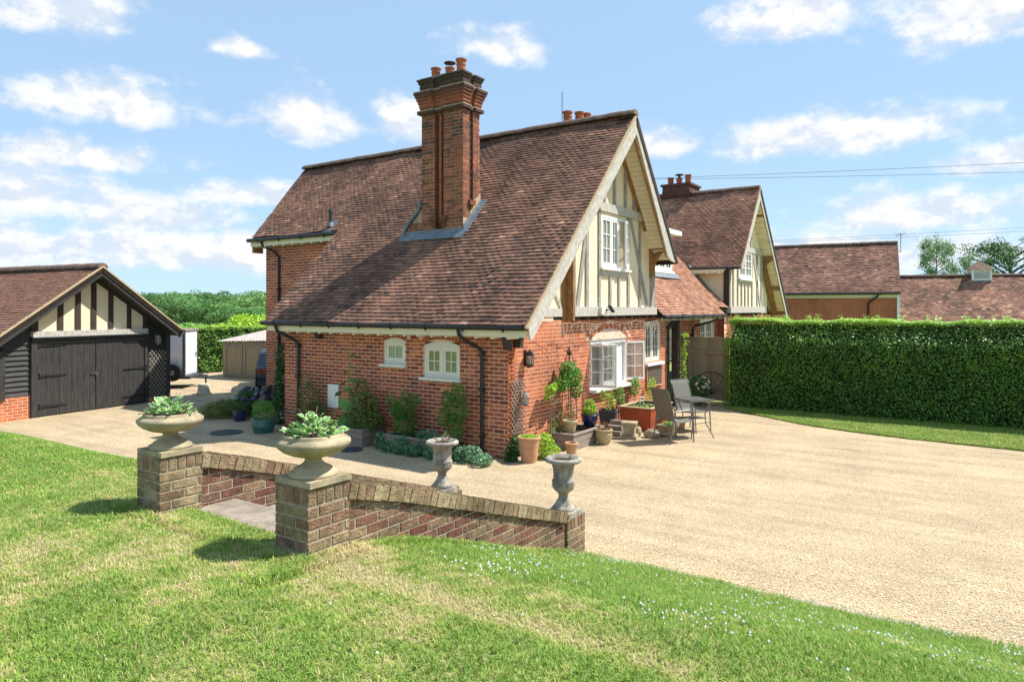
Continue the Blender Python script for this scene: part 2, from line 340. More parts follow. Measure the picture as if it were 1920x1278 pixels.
def clip_poly(poly, h):
    a, b, c = h; out = []
    for i in range(len(poly)):
        p, q = poly[i], poly[(i + 1) % len(poly)]
        dp = a * p[0] + b * p[1] - c; dq = a * q[0] + b * q[1] - c
        if dp <= 0: out.append(p)
        if (dp < 0 < dq) or (dq < 0 < dp):
            k = dp / (dp - dq); out.append((p[0] + (q[0] - p[0]) * k, p[1] + (q[1] - p[1]) * k))
    return out
def area(p): return abs(sum(p[i][0] * p[(i + 1) % len(p)][1] - p[(i + 1) % len(p)][0] * p[i][1] for i in range(len(p)))) / 2

# ------------------------------------------------------------------ bricks
def brick_faces(mb, poly, proud=.004, t=.5, ch=.002, o=(0, 0)):
    cx = sum(p[0] for p in poly) / len(poly); cz = sum(p[1] for p in poly) / len(poly)
    fr = []
    for x, z in poly:
        dx = cx - x; dz = cz - z; fr.append((x + math.copysign(min(ch, abs(dx)), dx), z + math.copysign(min(ch, abs(dz)), dz)))
    F = [(x - o[0], -proud, z - o[1]) for x, z in fr]; B = [(x - o[0], .001, z - o[1]) for x, z in poly]
    n = len(poly)
    mb.idx(F + B, [tuple(range(n))] + [(i + n, (i + 1) % n + n, (i + 1) % n, i) for i in range(n)], t)
def lay(u0, u1, v0, v1, openings=(), clips=(), L=.225, H=.075, j=.0118, off=0., tint=None):
    out = []; row = 0; v = v0
    while v < v1 - .012:
        vt = min(v + H - j, v1); iv = [(u0, u1)]
        for a, b, c, d in openings:
            if c < (v + vt) / 2 < d:
                nv = []
                for p, q in iv:
                    if b <= p or a >= q: nv.append((p, q)); continue
                    if a > p + .02: nv.append((p, a))
                    if b < q - .02: nv.append((b, q))
                iv = nv
        for p, q in iv:
            k = math.floor((p - off) / L) - 1
            while True:
                s = k * L + off + (row % 2) * L / 2; e = s + L - j; k += 1
                if s > q: break
                s = max(s, p + (.0 if s < p else 0)); e = min(e, q)
                if e - s < .03: continue
                poly = [(s, v), (e, v), (e, vt), (s, vt)]; full = True
                for h in clips:
                    n0 = len(poly); a0 = area(poly); poly = clip_poly(poly, h)
                    if len(poly) < 3 or area(poly) < .0004: poly = None; break
                    if abs(area(poly) - a0) > 1e-7: full = False
                if poly is None: continue
                t = random.random() if tint is None else tint((s + e) / 2, (v + vt) / 2)
                out.append((poly, t, full))
        row += 1; v += H
    return out
BCACHE = {}
def emit_bricks(bl, wallobj, m, nsep, proud=.004, stuff='brickwork', name='brick'):
    inv = WM[wallobj].inverted() @ CAM
    key = lambda b: (Vector((b[0][0][0], 0, b[0][0][1])) - inv).length
    bl = sorted(bl, key=key)
    for poly, t, full in bl[:nsep]:
        cx = sum(p[0] for p in poly) / len(poly); cz = sum(p[1] for p in poly) / len(poly)
        if full:
            w = round(poly[1][0] - poly[0][0], 3); h = round(poly[2][1] - poly[1][1], 3); tb = round(t * 9) / 9
            k = (w, h, tb, m.name, proud)
            if k not in BCACHE:
                mb = MB(); brick_faces(mb, poly, proud, tb, o=(cx, cz)); BCACHE[k] = mb.mesh(name, m)
            me = BCACHE[k]
        else:
            mb = MB(); brick_faces(mb, poly, proud, t, o=(cx, cz)); me = mb.mesh(name, m)
        link(name, me, wallobj, (cx, 0, cz))
    if len(bl) > nsep:
        mb = MB()
        for poly, t, full in bl[nsep:]: brick_faces(mb, poly, proud * random.uniform(.7, 1.25), t)
        o = mb.build(stuff, m, wallobj); o['kind'] = 'stuff'
def slab(mb, u0, u1, v0, v1, openings=(), thick=.22):
    us = sorted({u0, u1} | {x for a, b, c, d in openings for x in (a, b) if u0 < x < u1})
    vs = sorted({v0, v1} | {x for a, b, c, d in openings for x in (c, d) if v0 < x < v1})
    for i in range(len(us) - 1):
        for k in range(len(vs) - 1):
            um = (us[i] + us[i + 1]) / 2; vm = (vs[k] + vs[k + 1]) / 2
            if any(a < um < b and c < vm < d for a, b, c, d in openings): continue
            mb.box(us[i], us[i + 1], 0, thick, vs[k], vs[k + 1])
def arch_bricks(u0, u1, vs, rise, ring=.11, n=None):
    """voussoirs over a segmental head"""
    w = (u1 - u0) / 2; r = (w * w + rise * rise) / (2 * rise); cx = (u0 + u1) / 2; cz = vs + rise - r
    a = math.asin(w / r); n = n or int(2 * a * r / .075); out = []
    for i in range(n):
        q0 = -a + 2 * a * i / n + .004 / r; q1 = -a + 2 * a * (i + 1) / n - .004 / r
        P = lambda q, rr: (cx + rr * math.sin(q), cz + rr * math.cos(q))
        out.append(([P(q0, r + .004), P(q1, r + .004), P(q1, r + ring), P(q0, r + ring)], random.uniform(.3, .75), False))
    return out
# ------------------------------------------------------------------ roof tiles
def frame(o, x, y):
    x = Vector(x).normalized(); y = Vector(y).normalized(); z = x.cross(y)
    M = Matrix((x, y, z)).transposed().to_4x4(); M.translation = Vector(o); return M
def sagz(x, y): return .016 * math.sin(x * 1.3 + y * .5) + .008 * math.sin(x * 3.3 - y * 1.1 + 1) + .005 * math.sin(x * 6.3 + y * 1.9)
def tile_geo(mb, x, y, w, g, t, dz=0., rl=0., cam_=.002, L=1.75, c=(0, 0)):
    x0, x1, xm = x - c[0], x + w - c[0], x + w / 2 - c[0]; y0, y1 = y - c[1], y + g * L - c[1]
    zb = .034 + dz; zt = .006 + dz
    top = [(x0, y0, zb - rl), (xm, y0, zb + cam_), (x1, y0, zb + rl), (x0, y1, zt), (xm, y1, zt + cam_), (x1, y1, zt)]
    th = .012
    lo = [(x0, y0 + .002, zb - rl - th), (xm, y0 + .002, zb + cam_ - th), (x1, y0 + .002, zb + rl - th), (x0, y1, zt - th), (x1, y1, zt - th)]
    mb.idx(top + lo, [(0, 1, 4, 3), (1, 2, 5, 4), (0, 6, 7, 1), (1, 7, 8, 2), (0, 3, 9, 6), (2, 8, 10, 5)], t)
TCACHE = {}
def lay_tiles(roofobj, W_, S_, xr, m, nsep, g=.1, tw=.165, tint=None, sag=1., skip=None, y0=0.):
    tl = []; r = 0; y = y0
    while y < S_ - g * .6:
        for a, b in xr(y):
            k = math.floor(a / tw) - 1
            while True:
                s = k * tw + (r % 2) * tw / 2; e = s + tw - .004; k += 1
                if s > b: break
                s = max(s, a); e = min(e, b)
                if e - s < .03: continue
                if skip and skip((s + e) / 2, y): continue
                full = abs(e - s - (tw - .004)) < 1e-5
                t = (.15 + random.random() * .35 + random.random() * .35) if tint is None else tint((s + e) / 2, y)
                tl.append((s, y + random.uniform(-.0025, .0025), e - s, t, full))
        r += 1; y += g
    inv = WM[roofobj].inverted() @ CAM
    tl.sort(key=lambda q: (Vector((q[0], q[1], 0)) - inv).length)
    for x, y, w, t, full in tl[:nsep]:
        tb = round(t * 9) / 9; v = random.randrange(3); k = (m.name, tb, v, round(w, 3))
        if k not in TCACHE:
            mb = MB(); tile_geo(mb, 0, 0, w, g, tb, 0, (v - 1) * .002, random.uniform(.0, .003)); TCACHE[k] = mb.mesh('roof_tile', m)
        link('roof_tile', TCACHE[k], roofobj, (x, y, sag * sagz(x, y) + random.uniform(-.0015, .002)))
    if len(tl) > nsep:
        mb = MB()
        for x, y, w, t, full in tl[nsep:]:
            tile_geo(mb, x, y, w, g, t, sag * sagz(x, y) + random.uniform(-.0015, .002), random.uniform(-.0025, .0025), random.uniform(0, .003))
        o = mb.build('tile_courses', m, roofobj); o['kind'] = 'stuff'
def deck(parent, M, poly, name='roof', m=None, th=.09):
    mb = MB(); mb.prism(poly, (-.018, -th), 'z')
    return mb.build(name, m or DECK, parent, M=M)
def ridge(parent, a, b, r=.12, n=12, name='ridge_tile', m=RIDGE):
    a = Vector(a); b = Vector(b); d = (b - a) / n; L = d.length
    x = d.normalized(); M0 = Matrix((x, Vector((0, 0, 1)).cross(x), Vector((0, 0, 1)))).transposed().to_4x4()
    mb = MB(); k = 7
    for q, rr, s0 in ((0, r, 0), ):
        P = [(math.cos(math.pi * i / k), math.sin(math.pi * i / k)) for i in range(k + 1)]
        vs = [(0.004, p[0] * r, p[1] * r - .03) for p in P] + [(L - .012, p[0] * r, p[1] * r - .03) for p in P]
        fs = [(i, i + 1, i + k + 2, i + k + 1) for i in range(k)] + [tuple(range(k + 1)), tuple(range(2 * k + 1, k, -1))]
        mb.idx(vs, fs)
    me = mb.mesh(name, m)
    for i in range(n):
        M = M0.copy(); M.translation = a + d * i + Vector((0, 0, random.uniform(-.006, .006))); link(name, me, parent, M=M)
# ------------------------------------------------------------------ windows
def arch_poly(x0, x1, z, rise, n=10):
    w = (x1 - x0) / 2; r = (w * w + rise * rise) / (2 * rise); cx = (x0 + x1) / 2; a = math.asin(w / r)
    return [(cx + r * math.sin(a - 2 * a * i / n), z + rise - r + r * math.cos(a - 2 * a * i / n)) for i in range(n + 1)]
def window(parent, loc, rz, w, h, bays, rise=0., cols=2, rows=3, fr=.055, st=.045, bar=.018, fm=WHITE, gm=GLASS, back=CURT, y=.05, sill=None,
           opens={}, head=0., name='window', proud=0., backy=.16):
    mb = MB(); y0 = y - proud
    mb.box(0, fr, y0, y + .07, 0, h); mb.box(w - fr, w, y0, y + .07, 0, h)
    mb.box(fr, w - fr, y0, y + .07, 0, fr); mb.box(fr, w - fr, y0, y + .07, h - fr - head, h)
    if rise: mb.prism([(0, h), (w, h)] + arch_poly(0, w, h, rise)[1:-1], (y0 + .002, y + .07))
    xs = [fr]; iw = w - 2 * fr
    for b in bays: xs.append(xs[-1] + b * iw)
    for x in xs[1:-1]: mb.box(x - fr * .4, x + fr * .4, y0 - .002, y + .07, fr, h - fr - head)
    win = mb.build(name, fm, parent, loc, rz)
    z0, z1 = fr, h - fr - head
    for i in range(len(bays)):
        a = xs[i] + (fr * .4 if i else 0); b = xs[i + 1] - (fr * .4 if i < len(bays) - 1 else 0)
        M = Matrix.Identity(4)
        if i in opens:
            ang, side = opens[i]
            hx = a if side == 'l' else b
            M = Matrix.Translation((hx, y0, 0)) @ Matrix.Rotation(R_(ang), 4, 'Z') @ Matrix.Translation((-hx, -y0, 0))
        cb = MB(); yy0, yy1 = y0 + .008, y0 + .05
        if i in opens: yy0, yy1 = y0 - .045, y0 - .003
        cb.box(a, a + st, yy0, yy1, z0, z1, M=M); cb.box(b - st, b, yy0, yy1, z0, z1, M=M)
        cb.box(a + st, b - st, yy0, yy1, z0, z0 + st * 1.3, M=M); cb.box(a + st, b - st, yy0, yy1, z1 - st, z1, M=M)
        ga, gb, gc, gd = a + st, b - st, z0 + st * 1.3, z1 - st
        cw = (gb - ga - (cols - 1) * bar) / cols; rh = (gd - gc - (rows - 1) * bar) / rows
        for c in range(1, cols): cb.box(ga + c * (cw + bar) - bar, ga + c * (cw + bar), yy0 + .004, yy1 - .004, gc, gd, M=M)
        for r in range(1, rows):
            for c in range(cols):
                cb.box(ga + c * (cw + bar), ga + c * (cw + bar) + cw, yy0 + .006, yy1 - .006, gc + r * (rh + bar) - bar, gc + r * (rh + bar), M=M)
        cb.build('casement', fm, win)
        pb = MB(); pb.box(0, cw, -.003, .003, 0, rh); pme = pb.mesh('pane', gm)
        for r in range(rows):
            for c in range(cols):
                link('pane', pme, win, M=M @ Matrix.Translation((ga + c * (cw + bar), (yy0 + yy1) / 2 + .006, gc + r * (rh + bar))))
    if back is not None:
        bb = MB(); n = 14
        for i in range(n):
            a = fr + iw * i / n; b = fr + iw * (i + 1) / n
            dy = .012 * math.sin(i * 2.4)
            bb.face([(a, y + backy + dy, fr), (b, y + backy - dy, fr), (b, y + backy - dy, h), (a, y + backy + dy, h)])
        bb.build('curtain', back, win)
    if sill:
        e, sh, sd, sm = sill
        sb = MB(); sb.box(-e, w + e, -sd, y + .06, -sh, -.002); sb.build('sill', sm, win)
    return win
def lattice(parent, x0, x1, z0, z1, y, step, wd, th, m, name='slat', both=True, ang=45, sep=True):
    """crossing slats clipped to a rectangle"""
    mb = MB(); meshes = []
    for sgn, yy in ((1, y), (-1, y - th * 1.02)):
        s = math.tan(R_(ang)) * sgn
        c = (z0 - s * (x1 if s > 0 else x0)) ; ce = (z1 - s * (x0 if s > 0 else x1))
        c += step * .5
        while c < ce:
            pts = []
            for x in (x0, x1):
                z = s * x + c
                if z0 <= z <= z1: pts.append((x, z))
            for z in (z0, z1):
                x = (z - c) / s
                if x0 < x < x1: pts.append((x, z))
            if len(pts) >= 2:
                a, b = pts[0], pts[-1]
                q = MB() if sep else mb
                q.bar((a[0], yy, a[1]), (b[0], yy, b[1]), wd, th, up=(0, 1, 0))
                if sep: q.build(name, m, parent)
            c += step
    if not sep:
        o = mb.build('lattice', m, parent); return o

# ------------------------------------------------------------------ ground
def ground_mat():
    m = mat('gravel_bed', (.55, .42, .26), (.42, .31, .19), scale=1.1, bump=0, rough=.95)
    t = m.node_tree; p = t.nodes['Principled BSDF']
    g = [n for n in t.nodes if n.type == 'NEW_GEOMETRY'][0]
    v = N(t, 'ShaderNodeTexVoronoi'); v.inputs['Scale'].default_value = 120; v.inputs['Randomness'].default_value = 1
    t.links.new(g.outputs['Position'], v.inputs['Vector'])
    sp = N(t, 'ShaderNodeSeparateColor'); t.links.new(v.outputs['Color'], sp.inputs[0])
    cr = N(t, 'ShaderNodeValToRGB'); e = cr.color_ramp.elements
    for q in range(3): e.new(.5)
    for el_, (ps, c) in zip(e, [(0, (.21, .145, .085)), (.2, (.37, .27, .16)), (.5, (.455, .345, .205)), (.8, (.53, .42, .27)), (1, (.67, .575, .43))]): el_.position = ps; el_.color = (*c, 1)
    t.links.new(sp.outputs[0], cr.inputs[0])
    n0 = N(t, 'ShaderNodeTexNoise'); n0.inputs['Scale'].default_value = .9; n0.inputs['Detail'].default_value = 6; n0.inputs['Roughness'].default_value = .65
    t.links.new(g.outputs['Position'], n0.inputs['Vector'])
    st_ = N(t, 'ShaderNodeVectorMath', operation='MULTIPLY'); t.links.new(g.outputs['Position'], st_.inputs[0]); st_.inputs[1].default_value = (2.6, .22, 1)
    n5 = N(t, 'ShaderNodeTexNoise'); n5.inputs['Scale'].default_value = 1.0; n5.inputs['Detail'].default_value = 5; n5.inputs['Roughness'].default_value = .6; t.links.new(st_.outputs[0], n5.inputs['Vector'])
    sc = N(t, 'ShaderNodeVectorMath', operation='SCALE'); t.links.new(cr.outputs[0], sc.inputs[0])
    t.links.new(mth(t, 'MULTIPLY', mrange(t, n0.outputs['Fac'], .3, .7, .80, 1.12, 'LINEAR'), mrange(t, n5.outputs['Fac'], .3, .6, .82, 1.04)), sc.inputs['Scale'])
    t.links.new(sc.outputs[0], p.inputs['Base Color'])
    v2 = N(t, 'ShaderNodeTexVoronoi'); v2.inputs['Scale'].default_value = 120; t.links.new(g.outputs['Position'], v2.inputs['Vector'])
    n3 = N(t, 'ShaderNodeTexNoise'); n3.inputs['Scale'].default_value = 2.2; n3.inputs['Detail'].default_value = 3; t.links.new(g.outputs['Position'], n3.inputs['Vector'])
    h = mth(t, 'ADD', mth(t, 'MULTIPLY', v2.outputs['Distance'], -1.0), mth(t, 'MULTIPLY', n3.outputs['Fac'], 1.6))
    bp = N(t, 'ShaderNodeBump'); bp.inputs['Strength'].default_value = .8; bp.inputs['Distance'].default_value = .008
    t.links.new(h, bp.inputs['Height']); t.links.new(bp.outputs[0], p.inputs['Normal'])
    return m
GRAVEL = ground_mat()
EARTH = mat('field_grass', (.15, .23, .05), (.24, .28, .08), scale=.15, rough=.95)
LAWNB = mat('lawn_soil', (.17, .23, .05), (.26, .245, .10), scale=2.2, rough=.95, bump=1, bscale=60)

# land falling away towards the wood, one sheet to the horizon
def landz(x, y):
    d = math.hypot(x + 10, y + 7); f = max(0, min(1, (d - 60) / 110.)); f = f * f * (3 - 2 * f)
    dirl = math.atan2(y + 7, x + 10); g = max(0, min(1, (dirl - .45) / .25))
    return -.05 - 4.2 * f * g
mb = MB(); rad = [0, 6, 15, 25, 40, 60, 75, 90, 110, 130, 150, 175, 210, 260, 400, 900, 3500]; na = 72
for r in rad:
    for i in range(na):
        q = 2 * math.pi * i / na; x = -10 + r * math.cos(q); y = -7 + r * math.sin(q); mb.v.append((x, y, landz(x, y) if r > 40 else -.05))
for k in range(len(rad) - 1):
    for i in range(na):
        a = k * na + i; b = k * na + (i + 1) % na; mb.f.append((a, b, b + na, a + na)); mb.t.append(.5); mb.m.append(0)
tag(mb.build('ground', EARTH, smooth=True), 'grassy ground running out to the wooded horizon', None, kind='structure')

mb = MB()
gp = [(-3.9, -30), (16, -30), (16, -1.2), (9.4, -1.2), (9.4, 1.0), (12, 14), (9.5, 19.5), (6.3, 19.8), (-3, 24), (-20, 20), (-20, 11.5), (-4.0, 10.4), (-3.9, 4)]
mb.face([(x, y, 0) for x, y in gp])
tag(mb.build('gravel_drive', GRAVEL), 'pale golden gravel drive around the cottage', None, kind='structure')

def interp(x, xs, ys): return float(np.interp(x, xs, ys))
XR = [-8.2, -6.9, -6.37, -5.73, -4.94, -3.85, -3.47]; ZR = [1.11, 1.06, .95, .742, .47, .124, -.02]
XL = [-8.2, -6.9, -6.2, -5.5, -5.0, -4.5, -3.72]; ZL = [1.13, 1.10, 1.0, .75, .53, .31, -.02]
def lawnz(x, y):
    x = np.asarray(x, float); y = np.asarray(y, float)
    s = np.clip((y + 1.3) / 2.2, 0, 1); s = s * s * (3 - 2 * s)
    xl = x + np.clip(y, 0, 12) * .03
    z = (1 - s) * np.interp(x, XR, ZR) + s * np.interp(xl, XL, ZL)
    return z + .012 * np.sin(x * 2.1 + 1) * np.sin(y * 1.7) * (z > .05)
mb = MB()
xs = np.concatenate([np.linspace(-40, -11, 12), np.linspace(-10, -3.45, 60)]); ys = np.concatenate([np.linspace(-30, -9, 12), np.linspace(-8.5, 11.3, 110)])
def instair(x, y): return -7.02 < x and -3.2 < y < -1.44
for j in range(len(ys) - 1):
    for i in range(len(xs) - 1):
        q = [(xs[i], ys[j]), (xs[i + 1], ys[j]), (xs[i + 1], ys[j + 1]), (xs[i], ys[j + 1])]
        if instair((xs[i] + xs[i + 1]) / 2, (ys[j] + ys[j + 1]) / 2): continue
        mb.face([(a, b, float(lawnz(a, b))) for a, b in q])
tag(mb.build('lawn_bank', LAWNB, smooth=True), 'raised front lawn sloping down to the gravel', None, kind='structure')

def fbm(x, y, s, seed=0):
    v = np.zeros_like(x); a = 1.; tot = 0
    r = np.random.default_rng(seed)
    for o in range(4):
        for k in range(3):
            th = r.random() * 6.28; ph = r.random() * 6.28; f = s * (2 ** o) * (.7 + .6 * r.random())
            v += a * np.sin(f * (x * np.cos(th) + y * np.sin(th)) + ph); tot += a
        a *= .6
    return v / tot * 2.2
def dryness(x, y):
    """0 lush .. 1 straw: worn places of this lawn"""
    d = .20 + .30 * fbm(x, y, 2.6, 3) + .30 * fbm(x, y, 9, 5) + .30 * fbm(x, y, 26, 7)
    strip = np.exp(-((x + 7.27 - .03 * np.sin(y * 3)) / .10) ** 2) * ((y > -5.9) & (y < -3.75)) * (1 - .45 * np.clip((-4.9 - y) / .8, 0, 1))
    d = np.maximum(d, strip * 1.0 + d * (1 - strip) - .0)
    for cx, cy, rx, ry, a in ((-8.15, -2.2, .5, .8, .42), (-7.5, -3.6, .4, .3, .25), (-7.35, -1.75, .25, .3, .5), (-6.9, -3.5, .4, .12, .65), (-8.6, -4.6, .5, .5, .3), (-7.75, -4.3, .3, .5, .28), (-7.65, .2, .25, .5, .35), (-6.5, -5.9, .35, .5, .2)):
        d = d + a * np.exp(-((x - cx) / rx) ** 2 - ((y - cy) / ry) ** 2)
    lush = np.clip((x + 6.95) / .5, 0, 1) * (y < -3.4)
    lush = np.maximum(lush, .75 * np.clip((y + .3) / .8, 0, 1))
    return np.clip(d - .42 * lush, 0, 1)
def grass_patch(n, x0, x1, y0, y1, hgt, wid, keep, zf, drym=1.):
    x = x0 + (x1 - x0) * rng.random(n); y = y0 + (y1 - y0) * rng.random(n)
    k = keep(x, y); x, y = x[k], y[k]; n = len(x); z = zf(x, y)
    d = np.clip(dryness(x, y), 0, 1) if drym >= 1 else np.clip(drym + .15 * fbm(x, y, 5, 4), 0, 1)
    h = hgt * (.55 + .8 * rng.random(n)) * (1 - .35 * d); a = rng.random(n) * 6.283
    lean = (.35 + .9 * rng.random(n)) * (1 + .5 * d)
    dx, dy = np.cos(a) * lean * h, np.sin(a) * lean * h; b = a + 1.57 + .6 * (rng.random(n) - .5)
    w = wid * (.7 + .6 * rng.random(n)); wx, wy = np.cos(b) * w / 2, np.sin(b) * w / 2
    P = np.stack([x, y, z], 1)
    V = np.stack([P + np.stack([wx, wy, -.004 + 0 * x], 1), P + np.stack([-wx, -wy, -.004 + 0 * x], 1),
                  P + np.stack([dx * .45 - wx * .8, dy * .45 - wy * .8, h * .62], 1), P + np.stack([dx, dy, h * (.95 - .3 * lean / 1.5)], 1),
                  P + np.stack([dx * .45 + wx * .8, dy * .45 + wy * .8, h * .62], 1)], 1).reshape(-1, 3)
    i = np.arange(n)[:, None] * 5
    F = np.concatenate([i + np.array([[0, 1, 2, 4]]), i + np.array([[4, 2, 3, 3]])], 1).reshape(-1, 4)
    tint = .86 - .9 * d + .42 * (rng.random(n) - .5); dead = rng.random(n) < .05 + .55 * d ** 2; tint[dead] = rng.random(dead.sum()) * .2
    return V, F, np.repeat(np.clip(tint - .12 * np.clip(fbm(x, y, 34, 9), -.5, .3), 0, 1), 2)
def merge(parts):
    V = []; F = []; T = []; o = 0
    for v, f, t in parts: V.append(v); F.append(f + o); T.append(t); o += len(v)
    return np.concatenate(V), np.concatenate(F), np.concatenate(T)
def tri_mesh(name, V, F, T, m):
    """quads [a,b,c,d] with d==c are triangles"""
    q = F[F[:, 2] != F[:, 3]]; tq = T[F[:, 2] != F[:, 3]]; r = F[F[:, 2] == F[:, 3]][:, :3]; tr = T[F[:, 2] == F[:, 3]]
    F3 = np.concatenate([q[:, [0, 1, 2]], q[:, [0, 2, 3]], r]); T3 = np.concatenate([tq, tq, tr])
    return np_mesh(name, V, F3, T3, m)
cw, sw = math.cos(R_(33.78)), math.sin(R_(33.78))
def inview(x, y, m=1.55):
    w = (x - CAM.x) * cw + (y - CAM.y) * sw; l = (x - CAM.x) * sw - (y - CAM.y) * cw
    return (w > 1.5) & (np.abs(l) < w * .739 * m + .4), w
def dens_keep(ref, p):
    def k(x, y):
        v, w = inview(x, y); z = lawnz(x, y)
        st = (x > -7.0) & (y > -3.32) & (y < -1.28); pil = (x > -7.29) & (x < -6.86) & (((y > -3.34) & (y < -2.98)) | ((y > -1.62) & (y < -1.26)))
        return v & ~st & ~pil & (rng.random(len(x)) < np.clip((ref / np.maximum(w, .5)) ** p, .05, 1)) & (z > -.01)
    return k
gp_ = [grass_patch(640000, -9.9, -3.5, -10.0, 0, .029, .0050, dens_keep(3.4, 1.3), lawnz),
       grass_patch(230000, -10.2, -3.7, 0, 7.5, .030, .0065, dens_keep(7, .8), lawnz),
       grass_patch(30000, -9.6, -3.5, -9, 6, .044, .0048, lambda x, y: dens_keep(3.6, 1.1)(x, y) & (fbm(x, y, 6, 13) > .28), lawnz),
       grass_patch(5200, -6.9, -3.75, -3.46, -3.335, .048, .005, lambda x, y: rng.random(len(x)) < .6, lawnz),
       grass_patch(2600, -7.75, -6.85, -3.55, -3.35, .06, .005, lambda x, y: rng.random(len(x)) < .6, lawnz),
       grass_patch(2600, -7.42, -7.29, -3.4, -1.2, .06, .005, lambda x, y: rng.random(len(x)) < .6, lawnz),
       grass_patch(6500, -3.62, -3.45, -8.2, -3.4, .06, .005, lambda x, y: rng.random(len(x)) < .45 + .4 * fbm(x, y, 4, 3), lawnz),
       grass_patch(30000, -9, -3.9, 7.5, 11.2, .04, .012, dens_keep(12, .5), lawnz)]
tag(link('lawn_grass', tri_mesh('lawn_grass', *merge(gp_), GRASS)), 'short mown grass with dry straw patches on the front lawn', 'grass', kind='stuff')

# clover heads among the grass
def clover(n):
    x = -7.3 + 3.8 * rng.random(n * 8); y = -8 + 5 * rng.random(n * 8)
    p = fbm(x, y, 3.2, 21); v, w = inview(x, y)
    k = v & (p > .20) & (x > -7.15 + .3 * fbm(y, y, 2, 8)); x, y = x[k][:n], y[k][:n]
    x = np.concatenate([x, -6.6 + .10 * rng.normal(size=26), -5.4 + .35 * rng.normal(size=30), -8 + 2.2 * rng.random(14), -6 + 1.6 * rng.random(50)]); y = np.concatenate([y, -4.38 + .13 * rng.normal(size=26), -6.7 + .2 * rng.normal(size=30), -5 + 1.4 * rng.random(14), 1 + 4 * rng.random(50)])
    return x, y
x, y = clover(480); mb = MB()
for a, b in zip(x, y):
    r = random.uniform(.006, .0115); z = float(lawnz(a, b)) + random.uniform(.022, .036)
    M = Matrix.Translation((a, b, z)); vs = [(r, 0, 0), (0, r, 0), (-r, 0, 0), (0, -r, 0), (0, 0, r), (0, 0, -r * .7)]
    mb.idx(vs, [(0, 1, 4), (1, 2, 4), (2, 3, 4), (3, 0, 4), (1, 0, 5), (2, 1, 5), (3, 2, 5), (0, 3, 5)], random.random(), M=M)
tag(mb.build('clover_flowers', FLW), 'small white clover heads scattered over the lawn', 'flowers', kind='stuff')

# verge lawn under the tall hedge
vp = [(8.5, -1.30), (8.0, -1.9), (7.45, -2.75), (6.85, -3.6), (6.4, -4.8), (6.2, -5.8), (6.0, -7.7), (5.9, -12), (5.9, -26), (10, -26), (10, -1.25)]
mb = MB(); mb.face([(a, b, .012) for a, b in vp]); tag(mb.build('verge_lawn', LAWNB), 'strip of mown lawn at the foot of the tall hedge', None, kind='structure')
vx = np.array([a for a, b in vp[:9]]); vy = np.array([b for a, b in vp[:9]])
def vkeep(x, y): 
    v, w = inview(x, y, 1.35); return v & (x > np.interp(-y, -vy, vx) + .02 * fbm(y, y, 6, 2))
V, F, T = grass_patch(210000, 5.8, 9.4, -12.5, -1.3, .045, .012, vkeep, lambda x, y: .012 + 0 * x, .24)
tag(link('verge_grass', tri_mesh('verge_grass', V, F, T, GRASS)), 'bright green grass on the strip below the tall hedge', 'grass', kind='stuff')

# loose stones lying on the drive
def pebbles(n):
    x = -3.4 + 12 * rng.random(n * 3) ** 1.5; y = -9 + 18 * rng.random(n * 3); v, w = inview(x, y, 1.02)
    k = v & (rng.random(len(x)) < np.clip((6.5 / np.maximum(w, 1)) ** 2, 0, 1)) & ~((x > -.02) & (y > -.02)) & (x < np.interp(-y, -vy, vx)); x, y = x[k][:n], y[k][:n]; n = len(x)
    s = .0045 + .0075 * rng.random(n) ** 3; o = np.array([(1, 0, 0), (0, 1, 0), (-1, 0, 0), (0, -1, 0), (0, 0, .6), (0, 0, -.6)])
    q = rng.random(n) * 6.28; e = .6 + .8 * rng.random((n, 3))
    P = o[None] * (s[:, None] * e)[:, None, :]
    X = P[..., 0] * np.cos(q)[:, None] - P[..., 1] * np.sin(q)[:, None]; Y = P[..., 0] * np.sin(q)[:, None] + P[..., 1] * np.cos(q)[:, None]
    V = np.stack([X + x[:, None], Y + y[:, None], P[..., 2] + .003 + (s * .25)[:, None]], 2).reshape(-1, 3)
    f = np.array([(0, 1, 4), (1, 2, 4), (2, 3, 4), (3, 0, 4)]); F = (np.arange(n)[:, None, None] * 6 + f[None]).reshape(-1, 3)
    return V, F, np.repeat(rng.random(n), 4)
V, F, T = pebbles(60000)
tag(link('loose_gravel', np_mesh('loose_gravel', V, F, T, PEB)), 'loose golden pebbles lying over the drive', 'gravel', kind='stuff')

# stone edging between lawn and drive
ed = thing('stone_edging', 'row of pale worn kerb stones between the front lawn and the gravel', 'edging', (-3.46, -3.4, 0))
y = 0
while y > -8:
    L = random.uniform(.5, .95); mb = MB(); w = random.uniform(.05, .075)
    mb.prism([(-w, -.05), (w, -.05), (w * .9, .022), (w * .5, .034), (-w * .6, .036), (-w, .03)], (y - L + .012, y - .002)); mb.build('edging_stone', STONEE, ed, (random.uniform(-.03, .02), 0, random.uniform(-.028, -.010))); y -= L

